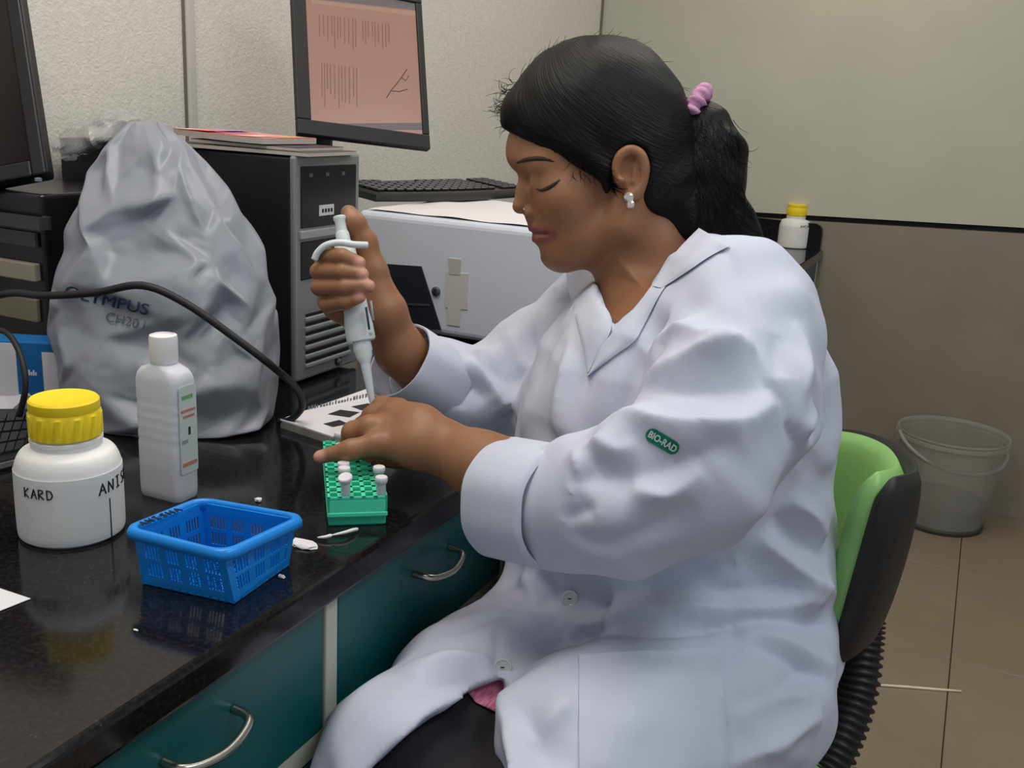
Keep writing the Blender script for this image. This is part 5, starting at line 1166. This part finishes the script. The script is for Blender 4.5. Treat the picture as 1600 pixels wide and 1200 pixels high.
# openings: neck, front gap, cuffs
coat.chain([H(992, 320), H(1015, 390, .005), H(1032, 440, .012)], [.062, .060, .062], .006, 's')
coat.prism([(900, 396), (918, 420), (936, 460), (950, 500), (956, 520), (970, 507), (1006, 463), (1040, 409), (1078, 368), (1000, 320)], 1.08, 1.42, .004, 's')
coat.prism([(783, 1066), (745, 1078), (705, 1095), (665, 1124), (615, 1170), (556, 1222), (556, 1400), (786, 1400), (784, 1150)], .6, 1.6, .004, 's')
coat.cone(P(860, 786, 1.037), P(760, 765, 1.085), .056, .058, .004, 's'); coat.cone(P(700, 612, 1.345), P(600, 552, 1.27), .046, .050, .004, 's')
K2 = [(rs_.randn(3), rs_.rand()*6.28) for _ in range(9)]
def cdisp(p):
    o = np.zeros(len(p), np.float32)
    for i, (k_, ph) in enumerate(K2): kk_ = (k_/np.linalg.norm(k_)*(38+9*i)).astype(np.float32); o += .0011*np.sin(p @ kk_+ph+1.5*np.sin(p @ (kk_[[1, 2, 0]]*.4)))
    return o
coat.disp = cdisp; coat.dm = .006; coat.slack = .03
m_coat = mat('white_cotton', S(200, 203, 217), .85, var=.015, scale=50, bump=.06, bscale=420, spec=.2)
co, cv, cq_ = fieldmesh('lab_coat', coat, .0037, m_coat, None, 1); UP(co); co['label'] = 'white long-sleeved lab coat'
CB = BVHTree.FromPolygons([Vector(q) for q in cv], [tuple(map(int, q)) for q in cq_])
# cuffs
def cuff(c0, c1, r0, r1, th):
    ax = nrm(c1-c0); L_ = np.linalg.norm(c1-c0); s1 = nrm(np.cross(ax, [0, 0, 1])); s2 = np.cross(ax, s1); v = []; f = []; n = 56
    prof = [(r0-.002, -.002), (r0+th*.6, 0), (r0+th, .004), ((r0+r1)/2+th, L_*.5), (r1+th, L_-.004), (r1+th*.6, L_), (r1, L_-.001), (r1-.001, L_-.05), (r1-.012, L_-.055)]
    for i, (r_, z) in enumerate(prof):
        for k in range(n):
            a = 2*math.pi*k/n; w_ = 1+.025*math.sin(2*a+.6)+.014*math.sin(5*a+1)+.008*math.sin(9*a); v.append(c0+ax*z+(s1*math.cos(a)+s2*math.sin(a))*r_*w_)
    for k in range(len(prof)-1):
        for i in range(n): j = (i+1) % n; f.append((k*n+i, k*n+j, (k+1)*n+j, (k+1)*n+i))
    o = pydata('cuff', v, f, m_coat, None, True); autosmooth(o, 50); bm = bmesh.new(); bm.from_mesh(o.data); bmesh.ops.recalc_face_normals(bm, faces=bm.faces); bm.to_mesh(o.data); bm.free(); return UP(o)
cuff(P(872, 795, 1.022), P(786, 778, 1.072), .0625, .0635, .004)['label'] = 'broad turned-back white cuff'
cuff(P(690, 608, 1.338), P(622, 563, 1.286), .054, .0525, .004)
# collar and lapels: folded strips lying on the coat
def strip_on(nm, inner, outer, off, m, n=36, w_=8, th=.0028, bul=.004, dflt=1.15, deps=None):
    a = spline([(x, y, 0) for x, y in inner], 8); b = spline([(x, y, 0) for x, y in outer], 8); v = []; f = []
    ga = lambda pl, t: np.array([np.interp(t*(len(pl)-1), range(len(pl)), [q[i] for q in pl]) for i in (0, 1)])
    dep = np.zeros((n+1, w_+1)); px2 = np.zeros((n+1, w_+1, 2))
    for i in range(n+1):
        for j in range(w_+1):
            q = ga(a, i/n)*(1-j/w_)+ga(b, i/n)*(j/w_); px2[i, j] = q; d = Vector(ray(*q)).normalized(); h = CB.ray_cast(Vector(CAM), d)
            if deps is not None: dep[i, j] = np.interp(i/n, np.linspace(0, 1, len(deps)), [x[0]*(1-j/w_)+x[1]*(j/w_) for x in deps])
            else: dep[i, j] = (np.array(h[0])-CAM) @ _f if h[0] is not None else np.nan
    for i in range(n+1):
        row = dep[i]; ok = ~np.isnan(row); dep[i] = np.interp(np.arange(w_+1), np.arange(w_+1)[ok], row[ok]) if ok.any() else np.nan
    col_ok = ~np.isnan(dep[:, 0])
    for j in range(w_+1): dep[:, j] = np.interp(np.arange(n+1), np.arange(n+1)[col_ok], dep[col_ok, j])
    for _ in range(6):
        e = np.pad(dep, 1, mode='edge'); dep = np.minimum(dep, (e[:-2, 1:-1]+e[2:, 1:-1]+e[1:-1, :-2]+e[1:-1, 2:])/4)
    for s in (0, 1):
        for i in range(n+1):
            for j in range(w_+1): t = j/w_; v.append(P(px2[i, j, 0], px2[i, j, 1], dep[i, j]-off-bul*math.sin(math.pi*t)-(th if s else 0)))
    W_ = w_+1; N_ = (n+1)*W_
    for i in range(n):
        for j in range(w_): q = i*W_+j; f.append((N_+q, N_+q+W_, N_+q+W_+1, N_+q+1)); f.append((q, q+1, q+W_+1, q+W_))
        q = i*W_; f.append((q, q+W_, N_+q+W_, N_+q)); q = i*W_+w_; f.append((q, N_+q, N_+q+W_, q+W_))
    for j in range(w_): f.append((j, N_+j, N_+j+1, j+1)); q = n*W_+j; f.append((q, q+1, N_+q+1, N_+q))
    o = pydata(nm, v, f, m, None, True); bm = bmesh.new(); bm.from_mesh(o.data); bmesh.ops.recalc_face_normals(bm, faces=bm.faces); bm.to_mesh(o.data); bm.free(); autosmooth(o, 60); return UP(o)
strip_on('lapel', [(1034, 420), (1006, 463), (968, 508), (948, 530), (930, 556), (917, 586)], [(1046, 440), (1030, 462), (1006, 508), (990, 534), (960, 556), (918, 588)], .001, m_coat)['label'] = 'folded lapel'
strip_on('collar', [(1092, 356), (1068, 380), (1048, 403), (1030, 428), (1018, 446)], [(1140, 384), (1110, 400), (1080, 420), (1056, 436), (1034, 450)], .003, m_coat, bul=.007)
strip_on('lapel', [(918, 416), (934, 446), (947, 482), (955, 512), (940, 545), (921, 580)], [(884, 424), (892, 470), (905, 520), (912, 545), (914, 565), (917, 584)], .002, m_coat)
strip_on('pocket', [(905, 1022), (905, 1080), (905, 1150), (906, 1230)], [(1126, 1010), (1130, 1080), (1136, 1150), (1140, 1230)], .0006, m_coat, bul=.001, th=.0018, w_=16)['label'] = 'square patch pocket on the coat side'
m_btn = mat('button_pearl', S(206, 208, 204), .25, spec=.7)
for x, y in ((890, 935), (785, 1042)):
    q = surf(CB, x, y, .003, 1.1); Mx = frame(q, tuple(_r), tuple(_u)); b1 = UP(lathe('button', [(.0098, -.001), (.0102, .0005), (.0098, .0018), (.0078, .0022), (.0070, .0014), (.0005, .0012)], m_btn, None, 24, Mx)); b1['label'] = 'pearly round coat button'
    UP(tube('button_thread', [Mx @ Vector((-.002, 0, .002)), Mx @ Vector((.002, 0, .002))], .0007, m_ink, None, 5))
bmq = bmesh.new(); n = 28
def capsule_me(L_, Hh):
    me = bpy.data.meshes.new('badge'); pts = rrect(L_, Hh, Hh/2-.0001, 8); me.from_pydata([(x, y, 0) for x, y in pts]+[(0, 0, 0)], [], [(i, (i+1) % len(pts), len(pts)) for i in range(len(pts))]); return me
br = math.radians(31)
bdg = decal_mesh('badge', capsule_me(58, 22), px_affine(1035, 690, 1, 1, br), CB, mat('badge_green', S(0, 128, 96), .5), .0012, person); bdg['label'] = 'green printed badge with white letters'
decal_mesh('badge_letters', text_mesh('BIO-RAD', 1, 0, .03), px_affine(1035, 690.5, 12.6, 15, br), CB, mat('badge_white', S(214, 226, 222), .6), .0026, person)
# small green-capped tube in the fingertips
gt = empty('micro_tube', P(574, 690, 1.222), 'small tube with a green lid pinched under the pipette tip', 'tube')
lathe('tube_body', [(.0022, -.012), (.0045, .004), (.005, .018), (.0058, .019)], m_tube, gt, 18); lathe('cap', [(.006, .019), (.0068, .020), (.0068, .026), (.005, .027)], mat('cap_green', S(86, 140, 92), .4), gt, 18)
